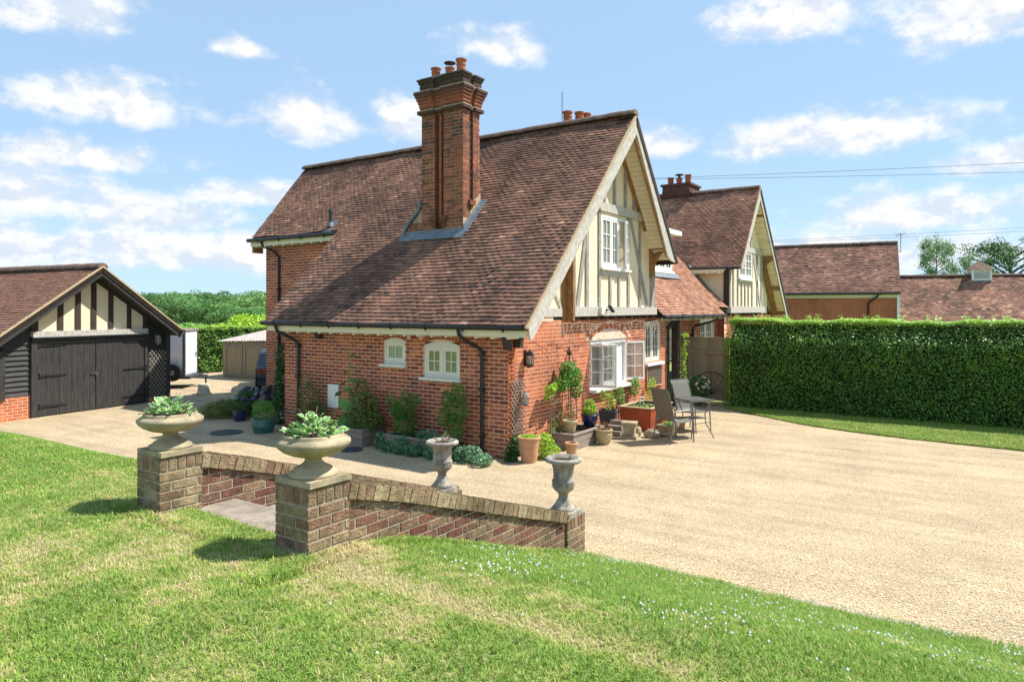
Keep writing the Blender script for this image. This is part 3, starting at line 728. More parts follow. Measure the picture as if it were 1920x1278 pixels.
# ------------------------------------------------------------------ main cottage
cot = thing('brick_cottage', 'red brick cottage with tiled catslide roof, tall chimney and timbered gable', 'house', (0, 0, 0))
W1 = (4.17, 5.06, 1.37, 2.06); W2 = (3.10, 3.69, 1.58, 2.10)
mb = MB(); slab(mb, 0, 6.15, 0, 2.36, [W1, W2]); fac = mb.build('wall', MO, cot, (0, 6.15, 0), R_(-90)); fac['label'] = 'shaded long front wall of red brick'
def tfac(u, v):
    t = random.gauss(.42, .2)
    if u > 5.35 and v < 1.0: t += .12
    if u > 5.3 and v > 1.2: t += .18
    if random.random() < .04: t = .95
    return max(0, min(1, t))
bl = lay(0, 6.15, 0, 2.34, [W1, W2], tint=tfac)
bl = [b for b in bl if not any(a - .03 < (b[0][0][0] + b[0][1][0]) / 2 < c + .03 and d1 < b[0][0][1] < d1 + .16 for a, c, d1 in ((W1[0], W1[1], 2.06), (W2[0], W2[1], 2.06)))]
emit_bricks(bl, fac, BR, 150)
emit_bricks(arch_bricks(W1[0] - .01, W1[1] + .01, 2.02, .085) + arch_bricks(W2[0] - .01, W2[1] + .01, 2.05, .06), fac, BR, 40)
def sill_(e, m=WCRM): return (e, .055, .09, m)
w = window(cot, (0, 6.15 - W1[0], W1[2]), R_(-90), .89, .615, [.5, .5], rise=.085, cols=2, rows=2, fm=WCRM, gm=GLASO, back=None, sill=sill_(.06), st=.055, fr=.05, y=.02)
w['label'] = 'cream two light casement window with arched head'
w = window(cot, (0, 6.15 - W2[0], W2[2]), R_(-90), .59, .47, [1.], rise=.055, cols=2, rows=1, fm=WCRM, gm=GLASC, back=None, sill=sill_(.06), st=.06, fr=.05, y=.02)
w['label'] = 'small cream window with arched head and two frosted panes'
mb = MB(); mb.box(.4, 1.9, .4, 3.8, .9, 2.3); mb.build('blind', GLASO, cot)
# gable wall, ground floor
W3 = (3.17, 5.10, .93, 2.0); W4 = (6.18, 7.2, 1.31, 2.40)
mb = MB(); slab(mb, 0.004, 7.6, 0, 2.46, [W3, W4]); slab(mb, .004, 1.6, 2.46, 2.56); gab = mb.build('wall', MO, cot); gab['label'] = 'sunlit gable wall of orange red brick'
mb = MB(); mb.box(0, 1.2, 0, .22, 0, 2.4); mb.build('wall', MO, cot, (7.6, .004, 0), R_(90))
bl = lay(0, 7.6, 0, 2.45, [W3, W4], tint=lambda u, v: max(0, min(1, random.gauss(.52, .2))), clips=[(-1.0132, 1, 2.6)])
bl = [b for b in bl if not (3.1 < (b[0][0][0] + b[0][1][0]) / 2 < 5.17 and 2.0 < b[0][0][1] < 2.0 + .33 * max(0, 1 - ((b[0][0][0] + .11 - 4.135) / 1.05) ** 2) ** .5)]
emit_bricks(bl, gab, BRL, 150)
emit_bricks(arch_bricks(W3[0] - .02, W3[1] + .02, 2.0, .24), gab, BRL, 40)
w = window(cot, (W3[0], 0, W3[2]), 0, 1.93, 1.07, [.34, .33, .33], rise=.235, cols=2, rows=3, opens={0: (-76, 'l'), 2: (150, 'r')}, sill=(.05, .06, .13, WHITE), y=.03, back=None, head=.03)
w['label'] = 'white arched window with two casements swung open'
mb = MB(); mb.box(3.25, 5.02, .5, .52, .9, 2.1); mb.build('dark_interior', ROOM, cot)
mb = MB()
for i in range(8):
    a = 3.25 + i * .07; mb.face([(a, .3 + .02 * math.sin(i * 2), .98), (a + .07, .3 + .02 * math.sin(i * 2 + 2), .98), (a + .07, .3 + .02 * math.sin(i * 2 + 2), 2.0), (a, .3 + .02 * math.sin(i * 2), 2.0)])
    a = 3.85 + i * .08; mb.face([(a, .32 + .02 * math.sin(i * 2), .98), (a + .08, .32 + .02 * math.sin(i * 2 + 2), .98), (a + .08, .32 + .02 * math.sin(i * 2 + 2), 2.0), (a, .32 + .02 * math.sin(i * 2), 2.0)])
mb.build('curtain', CURT, cot)
mb = MB(); mb.box(4.48, 5.03, .09, .13, .98, 1.98); mb.build('reveal_board', WHITE, cot)
w = window(cot, (W4[0], 0, W4[2]), 0, 1.02, 1.05, [.5, .5], cols=2, rows=3, fm=WCRM, gm=GLASD, sill=(.05, .07, .11, WHITE), y=.02, st=.06)
w['label'] = 'tall cream two light window beside the drainpipe'
# upper left wing wall
mb = MB(); slab(mb, 0, 3.6, 0, 4.62); wing = mb.build('wall', MO, cot, (2.12, 9.67, 0), R_(-90)); wing['label'] = 'taller set back brick wall at the far left'
emit_bricks(lay(0, 3.6, 0, 4.5, tint=lambda u, v: max(0, min(1, random.gauss(.45, .18)))), wing, BR, 0)
# roof, left slope
ca, sa = .7025, .7117
M = frame((-.4, 10.5, 2.39), (0, -1, 0), (ca, 0, sa))
rf = deck(cot, M, [(4.12, 0), (11.14, 0), (11.14, 6.48), (0, 6.48), (.56, 3.18), (4.12, 3.18)]); rf['label'] = 'weathered clay tiled catslide roof slope'
def xr(y): return [(4.10, 11.15)] if y < 3.12 else [(.58 * (6.48 - y) / 3.3, 11.15)]
def ttint(x, y):
    t = .44 + .12 * math.sin(x * .9 + y * .6) * math.sin(y * 1.3) + random.gauss(0, .11) + (random.choice((-.35, -.3, .32)) if random.random() < .13 else 0)
    if x < 5: t += .06
    return max(0, min(1, t))
lay_tiles(rf, 11.15, 6.46, xr, TILE, 300, tint=ttint)
ridge(cot, (4.15, 10.5, 7.06), (4.15, -.66, 7.06), r=.125, n=34)
# right slope (mostly unseen) with its tiles
M2 = frame((6.72, -.66, 3.87), (0, 1, 0), (-2.57, 0, 3.13))
rr = deck(cot, M2, [(0, 0), (11.1, 0), (11.1, 4.05), (0, 4.05)]); rr['label'] = 'right hand roof slope'
lay_tiles(rr, 11.1, 4.03, lambda y: [(0, 2.6)], TILE, 0)
# verge mortar, bargeboards
sl_ = 1.0132
mb = MB(); mb.bar((-.42, -.645, 2.365), (4.13, -.645, 6.975), .045, .05, up=(0, 1, 0)); mb.build('verge', VERGE, cot)
mb = MB(); mb.bar((6.74, -.645, 3.86), (4.17, -.645, 6.985), .035, .04, up=(0, 1, 0)); mb.build('verge', VERGE, cot)
mb = MB(); mb.prism([(-.30, 2.17), (-.21, 2.17), (4.15, 6.58), (4.15, 6.93), (-.35, 2.38)], (-.66, -.625)); mb.build('bargeboard', OAKG, cot)
mb = MB(); mb.prism([(6.06, 3.98), (6.28, 3.88), (6.70, 3.83), (4.15, 6.93), (4.15, 6.60)], (-.662, -.625)); mb.build('bargeboard', OAKG, cot)
mb = MB(); mb.prism([(6.72, 3.845), (4.15, 6.965), (4.15, 6.80), (6.60, 3.83)], (-.685, -.6625)); mb.build('barge_moulding', DKOAK, cot)
mb = MB(); mb.bar((6.10, -.61, 3.97), (4.14, -.61, 6.50), .02, .06, up=(0, 1, 0)); mb.build('barge_trim', OAKB, cot)
# soffit boards of the right slope
v = Vector((-2.57, 0, 3.13)).normalized(); n_ = Vector((3.13, 0, 2.57)).normalized()
for i in range(28):
    p = Vector((6.52, 0, 4.0)) + v * (.128 * i) - n_ * .13
    mb = MB(); Mx = Matrix((v, Vector((0, 1, 0)), v.cross(Vector((0, 1, 0))))).transposed().to_4x4(); Mx.translation = p
    mb.box(.004, .124, -.60, .10, -.008, .008, M=Mx); mb.build('soffit_board', SOFF, cot)
for i in range(14):
    p = Vector((-.05, 0, 2.62)) + Vector((ca, 0, sa)) * (.3 * i); mb = MB(); Mx = Matrix((Vector((ca, 0, sa)), Vector((0, 1, 0)), Vector((ca, 0, sa)).cross(Vector((0, 1, 0))))).transposed().to_4x4(); Mx.translation = p + Vector((sa, 0, -ca)) * .1
    mb.box(.004, .296, -.60, .10, -.008, .008, M=Mx); mb.build('soffit_board', SOFF, cot)
# jettied timber storey
def zl(x): return 2.39 + (x + .4) * sl_ - .15
def zr(x): return 7.0 - (x - 4.15) * 1.218 - .15
mb = MB(); mb.prism([(2.16, 2.60), (6.46, 2.60), (6.46, zr(6.46)), (4.15, 6.72), (2.16, zl(2.16))], (-.10, .08)); mb.build('render_panel', CREAM, cot)
mb = MB(); mb.prism([(.75, 2.58), (2.16, 2.58), (2.16, zl(2.16)), (.75, zl(.75))], (.02, .1)); o = mb.build('render_panel', CREAM, cot); o['label'] = 'small set back render panel under the low eaves'
def beam(poly, y0=-.135, y1=-.08, m=OAKG, nm='timber_beam', par=cot): 
    q = MB(); q.prism(poly, (y0, y1)); return q.build(nm, m, par)
def stud(x0, x1, z0, z1=None, **k): 
    f = lambda x: min(zl(x), zr(x)); return beam([(x0, z0), (x1, z0), (x1, z1 or f(x1)), (x0, z1 or f(x0))], m=OAKS, **k)
b = beam([(2.159, 2.535), (6.50, 2.545), (6.50, 2.735), (2.159, 2.735)], -.19, -.05); b['label'] = 'pale weathered sill beam of the jetty'
b = beam([(3.38, 4.84), (6.05, 4.84), (5.9, 5.03), (3.2, 5.03)], -.17, -.05); b['label'] = 'heavy collar beam over the upper window'
stud(2.16, 2.30, 2.735); stud(6.24, 6.46, 2.735, y0=-.15)
for a, c in ((2.75, 2.87), (3.345, 3.44)): stud(a, c, 2.735)
stud(4.86, 4.97, 2.735, 4.84)
stud(3.88, 3.97, 2.735, 3.42); stud(4.34, 4.43, 2.735, 3.42); stud(5.53, 5.63, 2.735, 4.84)
beam([(3.44, 3.42), (4.86, 3.42), (4.86, 3.57), (3.44, 3.57)], -.14)
stud(3.62, 3.71, 5.03); stud(4.10, 4.21, 5.03); stud(4.68, 4.80, 5.03); stud(5.18, 5.27, 5.03)
beam([(4.99, 4.84), (5.10, 4.84), (6.12, 2.735), (5.98, 2.735)], -.128, m=OAKS)
beam([(2.70, 4.3), (2.75, 4.0), (2.47, 2.735), (2.32, 2.735)], -.128, m=OAKS)
b = beam([(6.46, zr(6.46) + .03), (4.2, 6.72), (4.2, 6.55), (6.30, zr(6.46) + .03)], -.20, -.08, OAKB); b['label'] = 'brown rafter under the right hand soffit'
beam([(.75, 2.535), (1.948, 2.535), (1.948, 2.70), (.75, 2.70)], -.02, .06)
beam([(1.35, 3.35), (1.43, 3.35), (1.98, 2.70), (1.88, 2.70)], -.005, .06)
b = beam([(1.95, 2.45), (2.083, 2.45), (2.083, zl(2.1)), (1.95, zl(1.95))], -.022, .06, OAKB); q = MB(); q.box(.6, 6.45, .03, .2, 2.465, 2.66); q.build('backing_beam', DKOAK, cot)
b = beam([(2.085, 2.45), (2.158, 2.45), (2.158, zl(2.15)), (2.085, zl(2.1))], -.183, .018, OAKB); b['label'] = 'brown oak corner post facing left'
for i in range(10):
    x = 2.3 + i * .45; q = MB(); q.box(x, x + .13, -.15, .05, 2.455, 2.532); q.build('joist_end', DKOAK, cot)
for x, z, L in ((5.02, 5.64, .14), (6.18, 4.16, .15)):
    q = MB(); q.box(x, x + .17, -.60, -.05, z, z + .17); q.build('purlin_end', OAKB, cot)
q = MB()
arc = [(-.15 - .42 * (1 - math.cos(t * 1.57)), 3.62 + .56 * math.sin(t * 1.57)) for t in np.linspace(0, 1, 8)]
for (a, c), (d, e) in zip(arc[:-1], arc[1:]): q.bar((6.28, a, c), (6.28, d, e), .09, .11)
q.build('curved_bracket', OAKB, cot)
q = MB(); q.box(6.2, 6.36, -.2, -.1, 3.5, 4.2); q.build('bracket_post', OAKB, cot)
w = window(cot, (3.44, -.11, 3.60), 0, 1.42, 1.16, [.36, .28, .36], cols=2, rows=3, fm=WHITE, sill=(.04, .05, .1, WHITE), y=.0, proud=.03, gm=GLASS, opens={2: (16, 'r')}, st=.05, backy=.08)
w['label'] = 'white three light casement window in the timbered gable'
mb = MB(); mb.box(3.98, 4.34, -.10, -.085, 3.66, 4.7); mb.build('dark_interior', ROOM, cot)
# eaves: fascia, rafter ends, gutters, pipes
mb = MB(); mb.box(-.325, -.30, -.60, 6.36, 2.20, 2.345); mb.build('fascia', FASC, cot)
mb = MB(); mb.box(1.80, 1.825, 6.42, 9.93, 4.42, 4.57); mb.build('fascia', FASC, cot)
mb = MB(); mb.box(1.83, 2.12, 9.80, 9.90, 4.25, 4.50); mb.build('eave_corbel', OAKB, cot)
mb = MB(); mb.box(-.30, 0, -.60, 6.36, 2.335, 2.35); mb.build('eave_soffit', SOFF, cot)
for i in range(19):
    mb = MB(); y = -.25 + i * .345; mb.box(-.345, -.02, y, y + .05, 2.165, 2.199); mb.build('rafter_end', FASC, cot)
for i in range(9):
    mb = MB(); y = 6.6 + i * .38; mb.box(1.785, 2.1, y, y + .05, 4.385, 4.419); mb.build('rafter_end', FASC, cot)
def gutter(par, a, b, r=.055):
    q = MB(); q.tube([a, b], r, 8); g = q.build('gutter', BLACK, par); a = Vector(a); b = Vector(b); n = int((b - a).length / .85)
    for i in range(n):
        p = a.lerp(b, (i + .5) / n); k = MB(); k.tube([p - (b - a).normalized() * .02, p + (b - a).normalized() * .02], r * 1.18, 8); k.box(p.x - .012, p.x + .012, p.y - .012, p.y + .012, p.z - .085, p.z - .03); k.build('gutter_bracket', BLACK, g)
    return g
def pipe(par, path, r=.036):
    q = MB(); q.tube(path, r, 8); p = q.build('downpipe', BLACK, par); top = Vector(path[-1]); 
    for z in (.35, 1.2, 1.85, 3.2):
        if z < path[-2][2]: k = MB(); k.box(path[-1][0] - .05, path[-1][0] + .05, path[-1][1] - .05, path[-1][1] + .05, z, z + .035); k.build('pipe_clip', BLACK, p)
gutter(cot, (-.39, -.60, 2.37), (-.39, 6.45, 2.375)); gutter(cot, (1.745, 6.40, 4.59), (1.745, 9.98, 4.59))
pipe(cot, [(-.39, .83, 2.34), (-.38, .82, 2.22), (-.30, .74, 2.12), (-.10, .58, 1.98), (-.055, .54, 1.9), (-.055, .54, .03)])
pipe(cot, [(-.39, 5.98, 2.34), (-.36, 5.97, 2.2), (-.12, 5.68, 2.0), (-.055, 5.62, 1.92), (-.055, 5.62, .03)])
pipe(cot, [(1.745, 9.4, 4.55), (1.80, 9.38, 4.42), (2.0, 9.12, 4.25), (2.065, 9.05, 4.12), (2.065, 9.05, .03)])
pipe(cot, [(7.78, -.30, 2.45), (7.72, -.2, 2.36), (7.64, -.07, 2.22), (7.63, -.055, 2.1), (7.63, -.055, .03)])
for yy, zz in ((.02, 2.16), ): 
    mb = MB(); mb.prism([(-.22, 2.19), (-.01, 2.19), (-.01, 1.96), (-.16, 1.96)], (-.09, -.01)); mb.build('eave_bracket', DKOAK, cot)
mb = MB(); mb.prism([(.14, 2.30), (.30, 2.30), (.26, 1.99), (.16, 1.99)], (-.16, -.01)); mb.build('eave_bracket', DKOAK, cot)
mb = MB(); mb.box(-.14, -.01, 4.86, 4.98, 2.04, 2.19); mb.build('eave_bracket', DKOAK, cot)
# soil vent pipe
mb = MB(); mb.tube([(1.98, 6.86, 4.55), (1.98, 6.86, 5.22)], .052, 10); mb.tube([(1.98, 6.86, 5.16), (1.98, 6.86, 5.24)], .06, 10); vp_ = mb.build('vent_pipe', SLATE, cot)
mb = MB(); mb.face([(1.75, 6.66, 4.60), (1.75, 7.0, 4.60), (2.1, 7.0, 4.97), (2.1, 6.66, 4.97)]); mb.build('lead_flashing', LEAD, cot)
mb = MB(); mb.lathe([(.11, 0), (.06, .12)], 12, (1.98, 6.86, 4.80)); mb.build('pipe_collar', LEAD, cot)
# chimney stack
def ring(x0, x1, y0, y1, z0, z1, e, mb, t=.5, notch=True, d=.05):
    """moulded course following the two piers and the recess"""
    yn0, yn1 = 2.74, 3.0
    if notch:
        P = [(x0 - e, y0 - e), (x0 + .22 - e * 0, y0 - e), (x0 + .22, y0 + .05 - e), (x0 + .36, y0 + .05 - e), (x0 + .36, y0 - e), (x1 + e, y0 - e), (x1 + e, y1 + e), (x0 - e, y1 + e), (x0 - e, yn1), (x0 - e + d, yn1), (x0 - e + d, yn0), (x0 - e, yn0)]
    else: P = [(x0 - e, y0 - e), (x1 + e, y0 - e), (x1 + e, y1 + e), (x0 - e, y1 + e)]
    mb.prism(P, (z0, z1), 'z', t)
cx0, cx1, cy0, cy1 = 1.53, 2.13, 2.21, 3.37
mb = MB(); ring(cx0, cx1, cy0, cy1, 3.7, 7.02, 0, mb, d=.12); ring(cx0, cx1, cy0, cy1, 7.0, 7.8, -.02, mb)
mb.prism([(3.34, 3.7), (4.05, 3.7), (3.82, 4.42), (3.37, 4.92)], (cx0, cx1), 'x')
ch = mb.build('chimney', MOS, cot); ch['label'] = 'tall red brick chimney stack with corbelled head and two flutes'
def chface(loc, rz, W_, H_, z0, nm, off=0., tf=None, nsep=0):
    e = link('stack_face', None, ch, loc, rz); bl = lay(0, W_, 0, H_, tint=tf, off=off); 
    mbk = MB()
    for p, t, f in bl: brick_faces(mbk, p, .006, t)
    mbk.build('brickwork', BRC, ch, loc, rz)['kind'] = 'stuff'; bpy.data.objects.remove(e)
def soot(u, v): return max(0, min(1, random.gauss(.62, .2) - .5 * max(0, (v - 1.3) / 1.3) * random.random()))
chface((cx0, cy1, 4.40), R_(-90), .37, 2.62, 0, 'a', tf=soot); chface((cx0, 2.74, 4.40), R_(-90), .53, 2.62, 0, 'b', .1, tf=soot)
chface((cx0 + .12, 3.0, 4.40), R_(-90), .26, 2.62, 0, 'c', tf=lambda u, v: random.uniform(.2, .55))  # bricks at the flute's back tinted darker, recess shade put into the colour
chface((cx0, cy0, 4.65), 0, .22, 2.37, 0, 'd', tf=soot); chface((cx0 + .36, cy0, 5.05), 0, .24, 1.97, 0, 'e', tf=soot); chface((cx0 + .22, cy0 + .05, 5.0), 0, .14, 2.0, 0, 'f', tf=lambda u, v: .1)  # last face: back of the side flute tinted dark, shade in the colour too
chface((cx0, 3.80, 4.42), R_(-90), .43, .2, 0, 'g', tf=soot)
mb = MB()
for z0, z1, e, t in ((7.02, 7.08, .075, .05), (7.10, 7.17, .03, .5), (7.17, 7.25, .045, .65), (7.25, 7.32, .065, .6), (7.32, 7.39, .09, .4), (7.39, 7.45, .115, .25), (7.45, 7.50, .135, .08), (7.52, 7.60, .03, .1), (7.60, 7.70, .035, .06), (7.70, 7.76, .06, .02), (7.76, 7.80, .085, .0)):
    ring(cx0, cx1, cy0, cy1, z0, z1, e, mb, t)
mb.build('corbel_course', BRC, ch)
mb = MB(); ring(cx0, cx1, cy0, cy1, 7.08, 7.102, .08, mb); ring(cx0, cx1, cy0, cy1, 7.50, 7.522, .138, mb); ring(cx0, cx1, cy0, cy1, 7.80, 7.835, .02, mb, notch=False)
mb.build('mortar_fillet', MOG, ch)
for yy in (2.72, 3.02):
    mb = MB(); mb.prism([(yy - .07, 4.62), (yy + .07, 4.62), (yy + .1, 4.72), (yy - .1, 4.72)], (cx0 - .06, cx0 + .02), 'x', t=.3); mb.prism([(yy - .04, 4.5), (yy + .04, 4.5), (yy + .07, 4.62), (yy - .07, 4.62)], (cx0 - .03, cx0 + .02), 'x', t=.3); mb.build('stop_corbel', BRC, ch)
mb = MB(); mb.prism([(cx0 + .2, 4.95), (cx0 + .38, 4.95), (cx0 + .4, 5.06), (cx0 + .18, 5.06)], (cy0 - .06, cy0 + .04)); mb.build('stop_corbel', BRC, ch)
mb = MB(); mb.box(cx0 + .004, cx0 + .12, 2.992, 3.001, 4.5, 7.0, t=.55); mb.box(cx0 + .004, cx0 + .12, 2.739, 2.748, 4.5, 7.0, t=.5); mb.box(cx0 + .218, cx0 + .226, cy0 + .003, cy0 + .05, 5.0, 7.0, t=.3); mb.box(cx0 + .354, cx0 + .362, cy0 + .003, cy0 + .05, 5.0, 7.0, t=.3); mb.box(cx0 + .035, cx0 + .119, 2.83, 2.90, 4.6, 7.0, t=.6); mb.build('flute_side', BRC, ch)
mb = MB(); mb.prism([(cx0, 4.2), (cx1 + .03, 4.7), (cx1 + .03, 5.25), (cx0 + .36, 5.05), (cx0 + .2, 4.66), (cx0, 4.66)], (cy0 - .008, cy0 + .02)); mb.build('render_patch', VERGE, ch)
def ry(x): return 2.39 + (x + .4) * sl_
mb = MB(); mb.box(cx0 - .025, cx0 + .02, cy0 - .03, 3.86, ry(cx0) - .1, 4.44); mb.prism([(cx0 - .17, ry(cx0 - .17) + .045), (cx0 - .02, 4.40), (cx0 + .1, 4.40), (cx0 + .1, 4.2)], (cy0 - .10, 3.95)); mb.build('lead_flashing', LEAD, ch)
mb = MB(); mb.prism([(cx0 - .06, ry(cx0 - .06) + .05), (cx1 + .05, ry(cx1 + .05) + .05), (cx1 + .05, ry(cx1) + .18), (cx0 + .0, ry(cx0) + .16)], (cy0 - .03, cy0 - .012)); mb.prism([(cx0 - .06, ry(cx0 - .06) + .045), (cx1 + .1, ry(cx1 + .1) + .045), (cx1 + .1, ry(cx1 + .1) + .06), (cx0 - .06, ry(cx0 - .06) + .06)], (cy0 - .15, cy0)); mb.build('lead_flashing', LEAD, ch)
mb = MB()
for a, b in (((3.90, 4.36), (3.84, 4.5)), ((3.84, 4.5), (3.40, 4.95)), ((3.40, 4.95), (3.40, 5.1))): mb.bar((cx0 - .02, *a), (cx0 - .02, *b), .06, .09, up=(1, 0, 0))
mb.build('lead_flashing', LEAD, ch)
def cpot(par, x, y, z, h, r=.105):
    q = MB(); q.lathe([(r * .95, 0), (r * .88, h * .55), (r * .98, h * .6), (r * .98, h * .68), (r * .9, h * .72), (r * .95, h * .86), (r * 1.12, h * .9), (r * 1.12, h), (r * .9, h), (r * .85, h * .8)], 18, (x, y, z)); return q.build('chimney_pot', POTRIM, par, smooth=False)
cpot(ch, 1.72, 3.12, 7.82, .26); cpot(ch, 1.82, 2.80, 7.82, .24, .10); cpot(ch, 1.74, 2.42, 7.82, .33, .11)
mb = MB(); mb.lathe([(.02, .14), (.13, .115), (.135, .10), (.12, .095)], 18, (1.82, 2.80, 8.06)); 
for q in range(3): mb.tube([(1.82 + .07 * math.cos(q * 2.1), 2.80 + .07 * math.sin(q * 2.1), 8.0), (1.82 + .08 * math.cos(q * 2.1), 2.80 + .08 * math.sin(q * 2.1), 8.17)], .006, 5)
mb.build('chimney_cowl', SLATE, ch)
# second stack behind the ridge
mb = MB(); mb.box(7.0, 7.7, 2.2, 2.9, 3.5, 7.9); c2 = mb.build('chimney', BRC, cot); c2['label'] = 'rear chimney whose pots just show over the ridge'
for x, y in ((7.1, 2.75), (7.35, 2.5), (7.58, 2.4)): cpot(c2, x, y, 7.9, .42, .13)
mb = MB(); mb.tube([(7.05, 2.9, 7.6), (7.05, 2.9, 8.9)], .012, 5); mb.build('aerial_rod', ALU, c2)

# ------------------------------------------------------------------ twin cottage and the link range
tw_ = thing('twin_cottage', 'second matching cottage behind the hedge with cream timbered gable', 'house', (12.9, 0, 0))
TL = WM[tw_].inverted()
def LT(x, y, z): return TL @ Vector((x, y, z))
class TP:                                   # parts given in world coordinates under the twin
    def __init__(s): s.mb = MB()
def tbuild(mb, name, m, **k): return mb.build(name, m, tw_, M=TL, **k)
Mf = TL @ frame((13.0, 9.5, 4.07), (0, -1, 0), (2.40, 0, 2.93))
trf = deck(tw_, Mf, [(0, 0), (10.0, 0), (10.0, 3.78), (0, 3.78)]); trf['label'] = 'warm brown tiled slope facing the drive'
lay_tiles(trf, 10, 3.77, lambda y: [(.0, 10.02)], TILE, 0, tint=lambda x, y: max(0, min(1, .55 + .12 * math.sin(x * 2.1) + random.gauss(0, .13) + (.2 if 6.5 < x < 8.6 and y > 1.2 else 0))))
ridge(tw_, LT(15.42, 9.5, 7.05), LT(15.42, -.52, 7.05), n=30)
mb = MB(); mb.prism([(20.0, 2.3), (15.42, 6.94), (15.42, 6.84), (20.0, 2.2)], (-.5, 9.5)); tbuild(mb, 'roof', DECK)
mb = MB(); mb.prism([(19.95, 2.33), (19.75, 2.18), (15.42, 6.62), (15.42, 6.93)], (-.53, -.495)); tbuild(mb, 'bargeboard', OAKG)
mb = MB(); mb.prism([(19.99, 2.35), (15.42, 6.99), (15.42, 6.85), (19.90, 2.30)], (-.56, -.532)); tbuild(mb, 'barge_moulding', DKOAK)
mb = MB(); mb.prism([(12.96, 4.05), (13.14, 3.98), (15.42, 6.62), (15.42, 6.95)], (-.53, -.495)); tbuild(mb, 'bargeboard', OAKG)
mb = MB(); mb.bar((12.98, -.51, 4.08), (15.40, -.51, 7.0), .04, .045, up=(0, 1, 0)); tbuild(mb, 'verge', VERGE)
v = Vector((-4.58, 0, 4.64)).normalized(); n_ = Vector((4.64, 0, 4.58)).normalized()
for i in range(24):
    p = Vector((19.75, 0, 2.42)) + v * (.262 * i) - n_ * .12; Mx = Matrix((v, Vector((0, 1, 0)), v.cross(Vector((0, 1, 0))))).transposed().to_4x4(); Mx.translation = p
    mb = MB(); mb.box(.006, .254, -.48, .15, -.008, .008, M=Mx); tbuild(mb, 'soffit_board', SOFF)
def zl2(x): return 4.07 + (x - 13.0) * 1.22 - .14
def zr2(x): return 6.94 - (x - 15.42) * 1.013 - .14
mb = MB(); mb.prism([(12.99, 2.62), (17.4, 2.62), (17.4, zr2(17.4)), (15.42, 6.7), (12.99, zl2(12.99))], (-.10, 8.8)); o = tbuild(mb, 'render_panel', CREAM)
mb = MB(); mb.prism([(17.4, 2.5), (18.6, 2.5), (18.6, zr2(18.6)), (17.4, zr2(17.4))], (.02, .2)); tbuild(mb, 'render_panel', CREAM)
def b2(poly, y0=-.135, y1=-.08, m=OAKG): 
    q = MB(); q.prism(poly, (y0, y1)); return tbuild(q, 'timber_beam', m)
b2([(12.93, 2.545), (17.46, 2.545), (17.46, 2.76), (12.93, 2.76)], -.19, -.05)
def s2(a, c, z0, z1=None): 
    f = lambda x: min(zl2(x), zr2(x)); return b2([(a, z0), (c, z0), (c, z1 or f(c)), (a, z1 or f(a))], m=OAKS)
for a, c in ((13.0, 13.18), (13.42, 13.54), (13.95, 14.06), (17.1, 17.4)): s2(a, c, 2.76)
for a, c in ((14.42, 14.52), (14.86, 14.96), (15.30, 15.4)): s2(a, c, 2.76, 3.6)
s2(15.78, 15.9, 2.76, 4.7); s2(16.5, 16.62, 2.76, 4.7)
b2([(14.06, 3.6), (15.78, 3.6), (15.78, 3.74), (14.06, 3.74)]); b2([(13.5, 4.72), (17.2, 4.72), (17.0, 4.9), (13.65, 4.9)], -.16)
b2([(15.95, 4.7), (16.08, 4.7), (17.1, 2.76), (16.95, 2.76)]); s2(14.7, 14.82, 4.9); s2(15.6, 15.72, 4.9)
b2([(17.4, zr2(17.4) + .35), (15.5, 6.66), (15.5, 6.5), (17.28, zr2(17.4) + .3)], -.2, -.08, OAKB); b2([(19.4, 2.55), (17.5, 4.6), (17.5, 4.42), (19.25, 2.5)], -.2, -.02, OAKB)
mb = MB(); mb.box(12.95, 12.992, -.12, .06, 2.5, 4.0); tbuild(mb, 'timber_beam', DKOAK)
for i in range(8):
    mb = MB(); x = 13.1 + i * .55; mb.box(x, x + .14, -.15, .05, 2.45, 2.54); tbuild(mb, 'joist_end', DKOAK)
for x, z in ((15.9, 6.05), (17.3, 4.55), (18.4, 3.4), (19.4, 2.42)):
    mb = MB(); mb.box(x, x + .18, -.48, .05, z, z + .17); tbuild(mb, 'purlin_end', OAKB)
q = MB(); arc = [(-.12 - .34 * (1 - math.cos(t * 1.57)), 4.0 + .55 * math.sin(t * 1.57)) for t in np.linspace(0, 1, 8)]
for (a, c), (d, e) in zip(arc[:-1], arc[1:]): q.bar((17.38, a, c), (17.38, d, e), .09, .11)
tbuild(q, 'curved_bracket', OAKB)
window(tw_, LT(14.08, -.11, 3.76), 0, 1.68, 1.0, [.5, .5], cols=2, rows=3, fm=WHITE, sill=(.05, .07, .1, WHITE), y=0, proud=.03, st=.06, bar=.03, backy=.08)['label'] = 'white upper window of the twin gable'
# ground floor brick
mb = MB(); slab(mb, 0, 7, 0, 2.45); g2 = mb.build('wall', MO, tw_, LT(12.84, .004, 0)); emit_bricks(lay(0, 7, 0, 2.45, tint=lambda u, v: random.uniform(.3, .8)), g2, BRL, 0)
mb = MB(); slab(mb, 0, 1.2, 0, 2.45); g3 = mb.build('wall', MO, tw_, LT(12.84, 1.2, 0), R_(-90)); emit_bricks(lay(0, 1.2, 0, 2.45, tint=lambda u, v: random.uniform(.1, .6)), g3, BR, 0)
mb = MB(); mb.box(12.70, 12.72, -.02, 9, 3.88, 4.0); mb.box(12.72, 12.99, -.02, 9, 3.98, 4.0); tbuild(mb, 'fascia', FASC)
q = MB(); q.tube([LT(12.80, -.5, 4.04), LT(12.80, 3, 4.04)], .055, 8); q.build('gutter', BLACK, tw_)
for i in range(4): mb = MB(); mb.box(12.7, 12.98, .1 + i * .42, .15 + i * .42, 3.845, 3.88); tbuild(mb, 'rafter_end', FASC)
